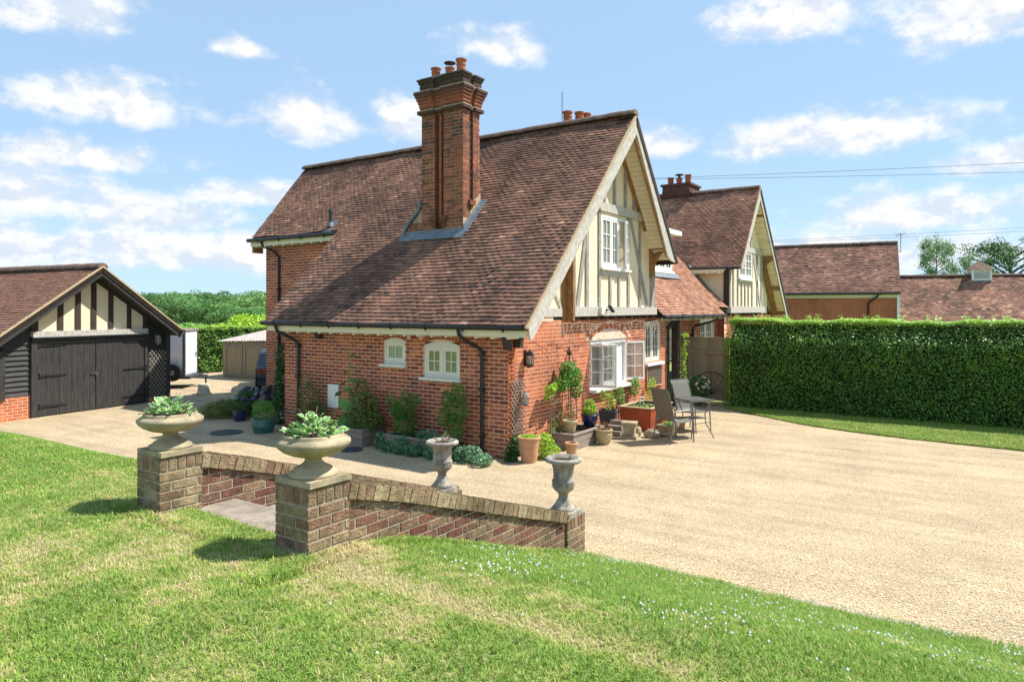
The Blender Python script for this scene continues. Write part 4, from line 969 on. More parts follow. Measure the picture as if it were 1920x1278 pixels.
mb = MB(); mb.box(15.35, 16.4, 2.1, 3.1, 6.0, 7.2); c3 = tbuild(mb, 'chimney', BRC)
mb = MB()
for z0, z1, e in ((7.1, 7.18, .04), (7.18, 7.26, .1), (7.26, 7.32, .16), (7.32, 7.42, .05), (7.42, 7.62, .04), (7.62, 7.70, .1)): mb.box(15.35 - e, 16.4 + e, 2.1 - e, 3.1 + e, z0 - .22, z1 - .22, t=.18)
mb.build('corbel_course', BRC, c3)
for y, h in ((2.95, .30), (2.6, .26), (2.25, .36)): cpot(c3, 15.7, y, 7.48, h, .12)
mb = MB(); mb.lathe([(.03, .16), (.17, .12), (.17, .10)], 14, (15.7, 2.6, 7.76)); mb.tube([(15.7, 2.6, 7.62), (15.7, 2.6, 7.88)], .05, 6); mb.build('chimney_cowl', SLATE, c3)
# link range: roof, dormer, recess
lk = thing('link_range', 'low tiled range joining the two cottages with a white dormer', 'house', (7.62, 0, 0)); LI = WM[lk].inverted()
def lb(mb, name, m): return mb.build(name, m, lk, M=LI)
Ml = LI @ frame((6.0, -.32, 2.50), (1, 0, 0), (0, .71, .704))
lrf = deck(lk, Ml, [(.55, 0), (5.75, 0), (5.75, .3), (6.95, .3), (6.95, 4.4), (.55, 4.4)])
lay_tiles(lrf, 7, 4.4, lambda y: [(.55, 5.75 if y < .3 else 6.95)], TILO, 0, tint=lambda x, y: max(0, min(1, .55 + random.gauss(0, .2))), skip=lambda x, y: 2.5 < x < 4.9 and 2.05 < y < 3.6)
mb = MB(); mb.box(6.6, 11.75, -.285, -.26, 2.385, 2.50); lb(mb, 'fascia', FASC)
gutter(lk, LI @ Vector((6.55, -.36, 2.48)), LI @ Vector((11.78, -.36, 2.48)))
pipe(lk, [LI @ Vector((11.0, -.36, 2.44)), LI @ Vector((10.98, -.34, 2.34)), LI @ Vector((10.5, .2, 2.16)), LI @ Vector((10.45, .24, 2.05)), LI @ Vector((10.45, .24, .2))])
mb = MB(); slab(mb, 0, 3.3, 0, 2.5, [(1.75, 3.15, .8, 2.36)]); g4 = mb.build('wall', MO, lk, LI @ Vector((9.54, .3, 0))); emit_bricks(lay(0, 3.3, 0, 2.45, [(1.75, 3.15, .8, 2.36)], tint=lambda u, v: random.uniform(.1, .7)), g4, BR, 0)
window(lk, LI @ Vector((11.29, .3, .8)), 0, 1.4, 1.55, [.5, .5], cols=3, rows=4, fm=WCRM, gm=GLASD, st=.07, bar=.03)['label'] = 'cream multi pane window in the recess'
mb = MB(); mb.box(7.70, 8.32, .22, .26, .05, 2.4); o = lb(mb, 'porch_panel', VERGE); mb = MB(); mb.box(7.70, 8.32, .2, .225, 1.45, 1.51); lb(mb, 'cross_rail', DKOAK)
mb = MB(); mb.box(8.28, 8.46, -.08, .1, 0, 2.40); o = lb(mb, 'porch_post', DKOAK); o['label'] = 'dark oak post under the low eaves'
mb = MB(); mb.prism([(8.2, 2.40), (8.32, 2.40), (7.75, 2.12), (7.70, 2.2)], (-.05, .03)); lb(mb, 'curved_brace', DKOAK)
# lead valley down the twin's side wall
mb = MB(); a = Vector((12.93, 1.30, 4.14)); b = Vector((12.93, -.02, 2.62)); mb.bar(a, b, .16, .14, up=(1, 0, 0)); lb(mb, 'lead_flashing', LEAD)
# dormer
mb = MB(); mb.box(8.75, 10.65, 1.0, 3.2, 3.6, 5.0); dm = lb(mb, 'dormer', WHITE)
window(lk, LI @ Vector((8.9, 1.0, 3.84)), 0, 1.6, 1.0, [.34, .33, .33], cols=2, rows=3, fm=WHITE, gm=GLASD, proud=.08, y=0, st=.05, back=None, sill=(.08, .07, .14, WHITE))['label'] = 'white dormer window above the low roof'
mb = MB(); mb.prism([(8.5, 4.98), (10.9, 4.98), (10.9, 5.12), (8.5, 5.12)], (.75, 3.4)); lb(mb, 'dormer_roof', WHITE)
mb = MB(); mb.face([(8.6, .72, 3.62), (10.8, .72, 3.62), (10.8, 1.02, 3.90), (8.6, 1.02, 3.90)]); lb(mb, 'lead_apron', LEAD)

# ------------------------------------------------------------------ timber garage
gar = thing('timber_garage', 'black boarded garage with cream gable panels and tarred double doors', 'garage', (-2.521, 12.4, 0), R_(8.23))
GA = WM[gar].inverted()
GW0, GW1, GH = -2.0, 3.95, 2.02
mb = MB(); slab(mb, GW0, -.15, 0, .56); slab(mb, 2.98, 3.72, 0, .10); gw = mb.build('wall', MO, gar); gw['label'] = 'low red brick plinth'
emit_bricks(lay(GW0, -.15, 0, .56, tint=lambda u, v: random.uniform(.3, .8)) + lay(2.98, 3.72, 0, .09), gw, BRL, 60)
mb = MB(); mb.prism([(GW0, .5), (3.72, .05), (3.72, 2.1), (1.35, 3.75), (GW0, 1.4)], (.06, .2)); mb.box(GW0, 3.72, .2, 5.5, 0, .4); mb.box(3.62, 3.72, .1, 5.5, .0, 2.05); mb.build('backing_board', TARW, gar)
for z in np.arange(.57, 2.3, .125):
    x0 = max(GW0, -1.9); 
    mb = MB(); mb.idx([(x0, -.012, z), (-.15, -.012, z), (-.15, .055, z), (x0, .055, z), (x0, .035, z + .14), (-.15, .035, z + .14), (-.15, .055, z + .14), (x0, .055, z + .14)], [(0, 1, 5, 4), (0, 3, 2, 1), (4, 5, 6, 7), (1, 2, 6, 5), (0, 4, 7, 3)]); mb.build('weatherboard', TARS, gar)
for z in np.arange(.12, 2.55, .14):
    mb = MB(); x1 = 3.62 if z < 2.0 else 3.62 - (z - 1.95) * 1.45; mb.idx([(2.98, .0, z), (x1, .0, z), (x1, .055, z), (2.98, .055, z), (2.98, .04, z + .15), (x1, .04, z + .15), (x1, .055, z + .15), (2.98, .055, z + .15)], [(0, 1, 5, 4), (0, 3, 2, 1), (4, 5, 6, 7), (1, 2, 6, 5), (0, 4, 7, 3)]); mb.build('weatherboard', TARW, gar)
def gb(poly, y0, y1, m, nm='timber_beam'): q = MB(); q.prism(poly, (y0, y1)); return q.build(nm, m, gar)
gb([(-.17, 0), (.04, 0), (.04, 2.0), (-.17, 2.0)], -.06, .06, TARW, 'door_post'); gb([(2.90, 0), (3.0, 0), (3.0, 2.0), (2.90, 2.0)], -.05, .06, TARW, 'door_post'); gb([(3.58, 0), (3.73, 0), (3.73, 2.12), (3.58, 2.2)], -.05, .06, TARW, 'corner_post'); gb([(-.95, .5), (-.76, .5), (-.76, 1.75), (-.95, 1.62)], -.05, .06, TARW, 'corner_post')
gb([(-.17, 1.90), (2.98, 1.90), (2.98, 1.985), (-.17, 1.985)], -.085, .06, TARW, 'door_lintel')
gb([(-.16, 1.99), (2.96, 1.99), (2.96, 2.13), (-.16, 2.13)], -.11, .02, OAKG)
gb([(-.16, 1.975), (2.96, 1.975), (2.96, 1.992), (-.16, 1.992)], -.15, .0, LEAD, 'lead_drip')
def gz(x): return 3.72 - abs(x - 1.39) * .70
gb([(-.1, 2.13), (2.92, 2.13), (2.92, gz(2.92)), (1.39, 3.6), (-.1, gz(-.1))], -.01, .04, CREAM, 'render_panel')
for x0, x1 in ((-.17, .0), (.48, .615), (.93, 1.065), (1.35, 1.485), (1.83, 1.96), (2.37, 2.49), (2.86, 2.98)): gb([(x0, 2.13), (x1, 2.13), (x1, gz(x1) - .1), (x0, gz(x0) - .1)], -.045, -.008, DKOAK)
gb([(-.6, gz(-.6) - .02), (1.39, 3.66), (1.39, 3.46), (-.42, gz(-.42) - .2)], -.05, .05, DKOAK); gb([(3.3, gz(3.3)), (1.39, 3.66), (1.39, 3.46), (3.12, gz(3.12) - .2)], -.05, .05, DKOAK)
# doors: vertical boards with strap hinges
for nm, xa, xb in (('door', .05, 1.465), ('door', 1.48, 2.89)):
    mb = MB(); mb.box(xa, xb, .0, .02, .03, 1.88); d = mb.build(nm, TARW, gar); n = 9
    for i in range(n):
        a = xa + (xb - xa) * i / n; b = xa + (xb - xa) * (i + 1) / n; mb = MB(); q = random.uniform(-.004, .004)
        mb.box(a + .003, b - .003, -.025 + q, -.002, .025, 1.80); mb.build('door_board', TARW, d)
    mb = MB(); mb.box(xa, xb, -.032, -.0, 1.802, 1.885); mb.build('door_rail', TARS, d)
    for z in (.22, .98, 1.74):
        mb = MB(); hx = xa if xa < 1 else xb; sg = 1 if xa < 1 else -1
        mb.prism([(hx - sg * .02, z), (hx + sg * .62, z + .012), (hx + sg * .66, z + .025), (hx + sg * .62, z + .038), (hx - sg * .02, z + .06)], (-.045, -.03)); mb.box(hx - .05 * sg - .03, hx - .05 * sg + .03, -.06, -.03, z - .05, z + .11); mb.build('strap_hinge', BLACK, d)
mb = MB(); mb.box(1.33, 1.53, -.055, -.03, .95, .99); mb.box(1.47, 1.51, -.06, -.03, .86, .95); o = mb.build('hasp', ALU, gar)
# garage roof
p = math.atan(.70); cg, sg_ = math.cos(p), math.sin(p)
Mg = frame((-1.38, 5.6, 1.83), (0, -1, 0), (cg, 0, sg_)); r = deck(gar, Mg, [(0, 0), (6.05, 0), (6.05, 3.38), (0, 3.38)]); r['label'] = 'brown tiled slope facing the lawn'
lay_tiles(r, 6.05, 3.36, lambda y: [(0, 6.05)], TILG, 0, tint=lambda x, y: max(0, min(1, random.gauss(.5, .14))), sag=.4, g=.1)
Mg2 = frame((3.84, -.45, 2.04), (0, 1, 0), (-cg, 0, sg_)); r2 = deck(gar, Mg2, [(0, 0), (6.05, 0), (6.05, 2.98), (0, 2.98)]); lay_tiles(r2, 6, 2.96, lambda y: [(0, 2.)], TILG, 0)
ridge(gar, (1.39, 5.6, 3.79), (1.39, -.47, 3.79), n=18, r=.14)
for a, b in (((-1.42, 1.80), (1.39, 3.77)), ((3.86, 2.02), (1.39, 3.77))):
    gb([a, b, (1.39, b[1] - .21), (a[0] + (.10 if a[0] < 0 else -.10), a[1] - .17)], -.43, -.39, TARW, 'bargeboard')
    mb = MB(); mb.bar((a[0], -.44, a[1] + .025), (b[0], -.44, b[1] + .03), .04, .055, up=(0, 1, 0)); mb.build('verge', VERGE, gar)
    mb = MB(); s = 1 if a[0] > 0 else -1; mb.prism([(a[0] - s * .1, a[1] - .12), (1.39, b[1] - .16), (1.39, b[1] - .14), (a[0] - s * .1, a[1] - .10)], (-.38, .1)); mb.build('eave_soffit', TARW, gar)
mb = MB(); mb.box(3.80, 3.88, -.42, 5.5, 1.94, 2.02); mb.build('gutter', WHITE, gar)
tg = tag(link('garden_trellis', None, None, M=WM[gar] @ Matrix.Translation((0, -.06, 0))), 'grey diamond trellis fixed to the garage front beside the doors', 'trellis')
lattice(tg, 3.02, 3.57, .12, 1.5, 0, .155, .022, .012, PLANK, ang=52)
def lantern(name, label, loc, rz, m, gm, s=1., bracket=True):
    t = thing(name, label, 'lantern', loc, rz); q = MB()
    q.lathe([(.045 * s, 0), (.075 * s, .035 * s), (.075 * s, .045 * s)], 6, (0, 0, 0)); q.lathe([(.085 * s, .20 * s), (.075 * s, .22 * s), (.055 * s, .26 * s), (.02 * s, .285 * s), (.015 * s, .31 * s)], 6)
    for i in range(6): a = math.pi * i / 3; q.tube([(.066 * s * math.cos(a), .066 * s * math.sin(a), .04 * s), (.074 * s * math.cos(a), .074 * s * math.sin(a), .205 * s)], .006 * s, 4)
    if bracket: q.box(-.035 * s, .035 * s, .09 * s, .115 * s, .02 * s, .3 * s); q.tube([(0, .1 * s, .1 * s), (0, .085 * s, .02 * s), (0, .04 * s, -.012 * s), (0, 0, 0)], .01 * s, 5)
    q.build('body', m, t); g = MB(); g.lathe([(.058 * s, .045 * s), (.066 * s, .2 * s)], 6); g.build('glass', gm, t)
    b = MB(); b.tube([(0, 0, .045 * s), (0, 0, .15 * s)], .022 * s, 6); b.build('bulb', WCRM, t)
    return t
lantern('wall_lantern', 'black wall lantern on the sunlit brick near the cottage corner', (.55, -.115, 1.62), 0, BLACK, GLASS, 1.05)
lantern('wall_lantern', 'pale grey lantern hanging on the corner trellis', (.34, -.16, .93), 0, GREYS, GLASS, .85)
p3 = WM[gar] @ Vector((3.30, -.10, 1.66)); lantern('wall_lantern', 'small pale lantern on the black garage wall above the trellis', p3, R_(8.2), GREYS, GLASS, .9)

# ------------------------------------------------------------------ barns on the right
brn = thing('brick_barn', 'long brick barn with plain brown tiled roof behind the hedge', 'barn', (29.57, -3.55, 0), R_(97))
# local x runs away to the left along the ridge; local y towards the viewer
WB = WM[brn]
q = brn; Lb = 14
mb = MB(); mb.box(0, Lb, 2.55, 2.75, 0, 3.45); bw = mb.build('wall', MO, brn)
M_ = Matrix.Translation((Lb, 2.76, 0)) @ Matrix.Rotation(math.pi, 4, 'Z'); 
mk = MB()
for p, t, f in lay(0, Lb, 1.6, 3.3, tint=lambda u, v: random.uniform(.35, .75)): brick_faces(mk, p, .006, t)
o = mk.build('brickwork', BRL, brn, M=M_); o['kind'] = 'stuff'
mb = MB(); mb.box(-.12, 0, 2.55, 2.85, 0, 3.38); mb.build('end_boarding', WHITE, brn)
Mb_ = frame((Lb, 2.95, 3.43), (-1, 0, 0), (0, -2.95, 2.55)); r = deck(brn, Mb_, [(0, 0), (Lb + .15, 0), (Lb + .15, 3.9), (0, 3.9)])
lay_tiles(r, Lb + .15, 3.88, lambda y: [(4, Lb + .15)], TILE, 0, tint=lambda x, y: max(0, min(1, .5 + random.gauss(0, .2))), g=.13, tw=.19, sag=.5)
ridge(brn, (Lb, 0, 6.02), (-.15, 0, 6.02), n=40)
mb = MB(); mb.box(0, Lb, 2.80, 2.83, 3.2, 3.36); mb.build('fascia', FASC, brn)
q = MB(); q.tube([(-.1, 2.98, 3.42), (Lb, 2.98, 3.42)], .06, 8); q.build('gutter', BLACK, brn)
pipe(brn, [(.75, 2.98, 3.4), (.8, 2.95, 3.28), (1.15, 2.83, 3.0), (1.2, 2.83, 2.9), (1.2, 2.83, .2)], .045)
ae = thing('tv_aerial', 'thin television aerial standing at the end of the barn ridge', 'aerial', (29.3, -3.85, 5.2))
mb = MB(); mb.tube([(0, 0, .3), (0, 0, 1.25)], .015, 5); mb.tube([(-.3, .1, .3), (0, 0, .35)], .015, 5); mb.build('mast', SLATE, ae)
mb = MB(); mb.tube([(-.2, -.22, 1.18), (.2, .22, 1.18)], .008, 4)
for i in range(7): a = -.2 + i * .065; mb.tube([(a + .09, a * 1.1 - .09, 1.18 + .1 * (i % 3 - 1)), (a - .09, a * 1.1 + .09, 1.18 - .1 * (i % 3 - 1))], .006, 4)
mb.build('boom', SLATE, ae)
lb2 = thing('low_barn', 'lower red tiled barn with a white louvred ventilator on its ridge', 'barn', (33.0, -3.1, 0), math.atan2(-5.8, 1.46) )
# local x to the right along the ridge, local y away from the viewer
Ll = 16
Mq = frame((0, -3.6, 1.35), (1, 0, 0), (0, 3.6, 3.05)); r = deck(lb2, Mq, [(0, 0), (Ll, 0), (Ll, 4.72), (0, 4.72)])
def lowt(x, y): return max(0, min(1, .55 + .1 * math.sin(x * 1.3 + y) + random.gauss(0, .14)))
lay_tiles(r, Ll, 4.7, lambda y: [(0, 9.5)], TILE, 0, tint=lambda x, y: lowt(x, y) + random.gauss(.05, .16), g=.15, tw=.2, sag=1., y0=.9)
ridge(lb2, (0, 0, 4.44), (Ll, 0, 4.44), n=40)
mb = MB(); mb.box(0, Ll, -3.2, 3, 0, 1.4); mb.build('wall', BRL, lb2)
mb = MB(); mb.prism([(-.02, 4.3), (3.6, 1.2), (3.6, 1.3), (0, 4.42)], (0, Ll), 'x'); mb.build('roof', DECK, lb2)
cx, cz = 4.15, 4.12
mb = MB(); mb.box(cx - .43, cx + .43, -.43, .43, cz - .25, cz + .05); cu = mb.build('ventilator', LEAD, lb2)
mb = MB(); 
for a in (-1, 1):
    for b in (-1, 1): mb.box(cx + a * .40 - .05, cx + a * .40 + .05, b * .40 - .05, b * .40 + .05, cz + .05, cz + .62)
mb.box(cx - .43, cx + .43, -.43, .43, cz + .52, cz + .62); mb.box(cx - .43, cx + .43, -.43, .43, cz + .05, cz + .13); mb.build('frame', WHITE, cu)
for i in range(6):
    z = cz + .16 + i * .068; mb = MB(); mb.idx([(cx - .36, -.42, z), (cx + .36, -.42, z), (cx + .36, -.35, z + .058), (cx - .36, -.35, z + .058)], [(0, 1, 2, 3)]); mb.idx([(cx - .42, -.36, z), (cx - .42, .36, z), (cx - .35, .36, z + .085), (cx - .35, -.36, z + .085)], [(0, 3, 2, 1)]); mb.build('louvre', WHITE, cu)
mb = MB(); k = 7
for i in range(k):
    a0 = .56 - (.56 - .10) * i / k; a1 = a0 - .02; z = cz + .62 + i * .06
    mb.idx([(cx - a0, -a0, z), (cx + a0, -a0, z), (cx + a0, a0, z), (cx - a0, a0, z), (cx - a1 + .055, -a1 + .055, z + .07), (cx + a1 - .055, -a1 + .055, z + .07), (cx + a1 - .055, a1 - .055, z + .07), (cx - a1 + .055, a1 - .055, z + .07)], [(0, 3, 2, 1), (0, 1, 5, 4), (1, 2, 6, 5), (2, 3, 7, 6), (3, 0, 4, 7), (4, 5, 6, 7)], random.uniform(.3, .8))
mb.build('roof', RIDGE, cu)

# ------------------------------------------------------------------ stair walls, piers, steps
def coptop(x): return float(np.interp(x, [-7.3, -6.87, -6.37, -5.36, -3.53, -3.3], [1.515, 1.49, 1.355, 1.03, .445, .43]))
def stair_wall(name, label, yf, x_p, x_e, up):
    """pier at the top (up), wall running down +X, low end pier; yf = the wall face towards -Y"""
    t = thing(name, label, 'garden wall', (x_p, yf, 0))
    O = Vector((x_p, yf, 0)); pw, pd = .375, .335
    zb = .55; zt = 1.515
    def wt(u, v):
        return max(0, min(1, random.gauss(.66, .15)))
    def wt2(u, v): return max(0, min(1, random.choice([random.gauss(.12, .1), random.gauss(.3, .14), random.gauss(.42, .12), random.gauss(.55, .1)])))
    # upper pier
    def pier(ox, w, d, z0, z1, tf):
        mb = MB(); mb.box(.008, w - .008, .008, d - .008, z0, z1 - .006); p = mb.build('pier', MOG, t, (ox, 0, 0))
        def faces(W_):
            rows = int((z1 - .115 - z0) / .075); zst = z1 - .115 - rows * .075
            bl = lay(0, W_, zst, z1 - .116, tint=tf, off=random.choice([0, .1]))
            n = max(3, round(W_ / .075)); 
            for i in range(n): bl.append(([(W_ * i / n + (.004 if i else 0), z1 - .11), (W_ * (i + 1) / n - (.004 if i < n - 1 else 0), z1 - .11), (W_ * (i + 1) / n - (.004 if i < n - 1 else 0), z1), (W_ * i / n + (.004 if i else 0), z1)], tf(0, 0), False))
            return bl
        for loc, rz, W_ in (((0, .008, 0), 0, w), ((.008, d, 0), R_(-90), d), ((w - .008, 0, 0), R_(90), d), ((w, d - .008, 0), R_(180), w)):
            e = link('pier_face', None, p, loc, rz); M = e.matrix_basis.copy(); bpy.data.objects.remove(e)
            for poly, tt, f in faces(W_):
                cx = sum(q[0] for q in poly) / len(poly); cz = sum(q[1] for q in poly) / len(poly); q = MB(); brick_faces(q, poly, .006, tt, .005, o=(cx, cz)); q.build('brick', BRW, p, M=M @ Matrix.Translation((cx, 0, cz)))
        mb = MB()   # top bed between the edge bricks
        n = 5
        for i in range(n): mb.box(w * i / n + .004, w * (i + 1) / n - .004, .004, d - .004, z1 - .02, z1 + .001 + random.uniform(-.002, .002), t=tf(0, 0))
        mb.build('top_bricks', BRW, p)
        return p
    pier(0, pw, pd, zb, zt, wt)
    ex = x_e - x_p; pier(ex, .40, pd, -.1, .43, wt)
    # sloping wall
    L = ex - pw; y0 = .02
    prof = [(x, coptop(x_p + x) - .112) for x in np.linspace(pw, ex, 22)]
    mb = MB(); mb.prism([(pw, -.1)] + [(ex, -.1)] + list(reversed(prof)), (y0 + .012, .32)); w_ = mb.build('wall', MOG, t); w_['label'] = 'wall sloping down beside the steps'
    bl = []
    for poly, tt, f in lay(pw, ex, -.05, 1.42, tint=wt2, j=.010):
        xm = sum(q[0] for q in poly) / 4; k0, k1 = xm - .12, xm + .12; za, zb_ = coptop(x_p + k0) - .122, coptop(x_p + k1) - .122
        s = (zb_ - za) / (k1 - k0); poly2 = clip_poly(poly, (-s, 1, za - s * k0))
        if len(poly2) < 3 or area(poly2) < .0006: continue
        if max(q[1] for q in poly2) < float(lawnz(x_p + xm, yf)) - .06 and up: continue
        bl.append((poly2, tt))
    for poly, tt in bl:
        cx = sum(q[0] for q in poly) / len(poly); cz = sum(q[1] for q in poly) / len(poly); q = MB(); brick_faces(q, poly, .005, tt, .005, o=(cx, cz)); q.build('brick', BRW, w_, (cx, y0 + .012, cz))
    n = int(L / .078)
    for i in range(n):
        x0 = pw + L * i / n; x1 = pw + L * (i + 1) / n; za, zb_ = coptop(x_p + x0), coptop(x_p + x1); s = (zb_ - za) / (x1 - x0); k = 1 / math.hypot(1, s); nx, nz = -s * k, k
        j = random.uniform(-.003, .003); h = .11; g = .004
        A = (x0 + g, za + j); B = (x1 - g, zb_ + j); c = .008
        poly = [(A[0] - nx * h, A[1] - nz * h), (B[0] - nx * h, B[1] - nz * h), (B[0], B[1] - c), (B[0] - c, B[1] + .0), (A[0] + c, A[1]), (A[0], A[1] - c)]
        q = MB(); q.prism(poly, (-.004 + j, .33), t=max(0, min(1, random.gauss(.72, .14)))); q.build('coping_brick', BRW, t)
    mb = MB(); mb.prism([(x, z + .1) for x, z in prof] + [(x, z) for x, z in reversed(prof)], (.012, .31)); mb.build('coping_bed', MOG, t)
    return t
stair_wall('stair_wall', 'near brick wall sloping down beside the steps between two piers', -3.335, -7.25, -3.79, True)
stair_wall('stair_wall', 'far brick wall sloping down beside the steps, left hand pair of piers', -1.605, -7.27, -3.79, False)
st = thing('garden_steps', 'worn concrete steps going down between the two brick walls', 'steps', (-7.0, -3.0, 0))
mb = MB(); mb.box(-.25, .42, .0, 1.42, .6, 1.045, ch=.01); o = mb.build('landing', CONC, st); 
for i in range(6):
    mb = MB(); x = .42 + i * .52; z = 1.045 - .15 * (i + 1); mb.box(x, x + .54, -.03, 1.42, z - .35, z); mb.build('tread', CONC, st)

# ------------------------------------------------------------------ urns
def bowl(label, x, y, z):
    t = thing('stone_bowl', label, 'stone urn', (x, y, z))
    mb = MB(); c = .012; a = .178; mb.prism([(-a, -a), (a, -a), (a, a), (-a, a)], (0, .042), 'z'); mb.build('plinth', SANDS, t)
    P = [(.165, .042), (.168, .055), (.160, .068), (.135, .078), (.128, .092), (.085, .115), (.062, .135), (.056, .150), (.062, .165), (.10, .172), (.155, .188), (.205, .212), (.238, .240), (.253, .265), (.250, .282), (.236, .289), (.230, .297), (.214, .300), (.205, .304), (.205, .318), (.200, .326), (.186, .328), (.180, .315), (.178, .29), (.0, .29)]
    mb = MB(); mb.lathe(P, 48); mb.build('bowl', SANDS, t, smooth=True)
    mb = MB(); mb.lathe([(.178, .29), (.12, .305), (.0, .312)], 20); mb.build('soil', SOIL, t)
    return t
bowl('sandstone bowl urn on the near upper brick pier', -7.062, -3.168, 1.518)
bowl('sandstone bowl urn on the far upper brick pier at left', -7.082, -1.438, 1.518)
# hosta leaves: four leaf meshes shared
HL = []
for k in range(4):
    nseg = 7; V = []; F = []; T = []
    bend = (1.3, 1.7, 1.0, 2.0)[k]; wv = (.034, .028, .038, .031)[k]
    for i in range(nseg + 1):
        s = i / nseg; wd = wv * (math.sin(min(1, s * 1.08) ** .75 * math.pi) ** .8 if 0 < s < 1 else .06) + .002
        x = s * .17 * math.cos(bend * s * .7); z = .17 * (s * .75 - bend * .42 * s * s); rp = .006 * math.sin(s * 11 + k)
        for j, f_ in enumerate((-1, -.74, 0, .74, 1)): V.append((x, wd * f_, z - .010 * (1 - abs(f_)) + rp * abs(f_) - .003 * abs(f_) ** 2))
    for i in range(nseg):
        for j in range(4):
            a = i * 5 + j; F.append((a, a + 1, a + 6, a + 5)); T.append(random.uniform(.75, 1) if j in (0, 3) else random.uniform(0, .5))
    me = np_mesh('leaf', np.array(V), np.array(F), T, LVARI, True); me.polygons.foreach_set('use_smooth', np.ones(len(F), bool)); HL.append(me)
def hosta(label, x, y, z, n=84, R=.19, tall=1.):
    t = thing('hosta', label, 'plant', (x, y, z))
    for i in range(n):
        a = random.uniform(0, 6.283); r = R * random.random() ** .6; q = r / R
        M = Matrix.Translation((r * .75 * math.cos(a), r * .75 * math.sin(a), .01 + (1 - q) * .10 * tall + random.uniform(-.01, .015))) @ Matrix.Rotation(a + random.uniform(-.6, .6), 4, 'Z') @ Matrix.Rotation(-(1 - q) * random.uniform(.0, .75) + random.uniform(-.1, .35) * q, 4, 'Y') @ Matrix.Rotation(random.uniform(-.5, .5), 4, 'X') @ Matrix.Scale(random.uniform(.55, .92), 4)
        link('leaf', HL[i % 4], t, M=M)
    mb = MB()
    for i in range(3): a = random.uniform(0, 6.28); mb.tube([(0, 0, 0), (.05 * math.cos(a), .05 * math.sin(a), .12), (.10 * math.cos(a), .1 * math.sin(a), .2)], .002, 4)
    mb.build('flower_stalk', TWIG, t)
    return t
hosta('variegated hosta filling the near stone bowl', -7.062, -3.168, 1.815)
hosta('variegated hosta filling the far stone bowl at left', -7.082, -1.438, 1.815, 76)
def urn(label, x, y, z, dead):
    t = thing('stone_urn', label, 'stone urn', (x, y, z)); 
    mb = MB(); a = .15; mb.prism([(-a, -a), (a, -a), (a, a), (-a, a)], (0, .055), 'z'); mb.build('plinth', GREYS, t)
    P = [(.125, .055), (.128, .075), (.118, .095), (.098, .105), (.088, .12), (.066, .16), (.052, .20), (.050, .225), (.062, .235), (.056, .245), (.085, .262), (.112, .29), (.124, .325), (.122, .36), (.128, .372), (.122, .384), (.112, .395), (.110, .47), (.120, .53), (.136, .565), (.16, .575), (.192, .585), (.202, .60), (.198, .622), (.178, .632), (.152, .628), (.14, .6), (0, .59)]
    def fl(i, q, z): 
        if .26 < z < .36: return 1 + .035 * abs(math.sin(q * 8))
        if .10 < z < .2: return 1 + .06 * abs(math.sin(q * 7))
        if .575 < z < .625: return 1 + .018 * abs(math.sin(q * 16))
        if .4 < z < .53: return 1 + .03 * max(0, math.sin(q * 6)) ** 2
        return 1
    mb = MB(); mb.lathe(P, 72, fn=fl); mb.build('vase', GREYS, t, smooth=True)
    mb = MB(); mb.lathe([(.142, .595), (.08, .61), (0, .615)], 18); mb.build('soil', SOIL, t)
    mb = MB()
    for i in range(dead): a = random.uniform(0, 6.28); l = random.uniform(.04, .16); mb.tube([(.06 * math.cos(a), .06 * math.sin(a), .6), (.09 * math.cos(a), .09 * math.sin(a), .6 + l * .6), (.05 * math.cos(a + 1), .1 * math.sin(a), .6 + l)], .0035, 4)
    mb.build('dry_stem', TWIG, t)
urn('grey stone urn on the low end pier of the near wall', -3.60, -3.175, .432, 6)
urn('grey stone urn on the far low end pier with dry stalks', -3.585, -1.44, .432, 16)

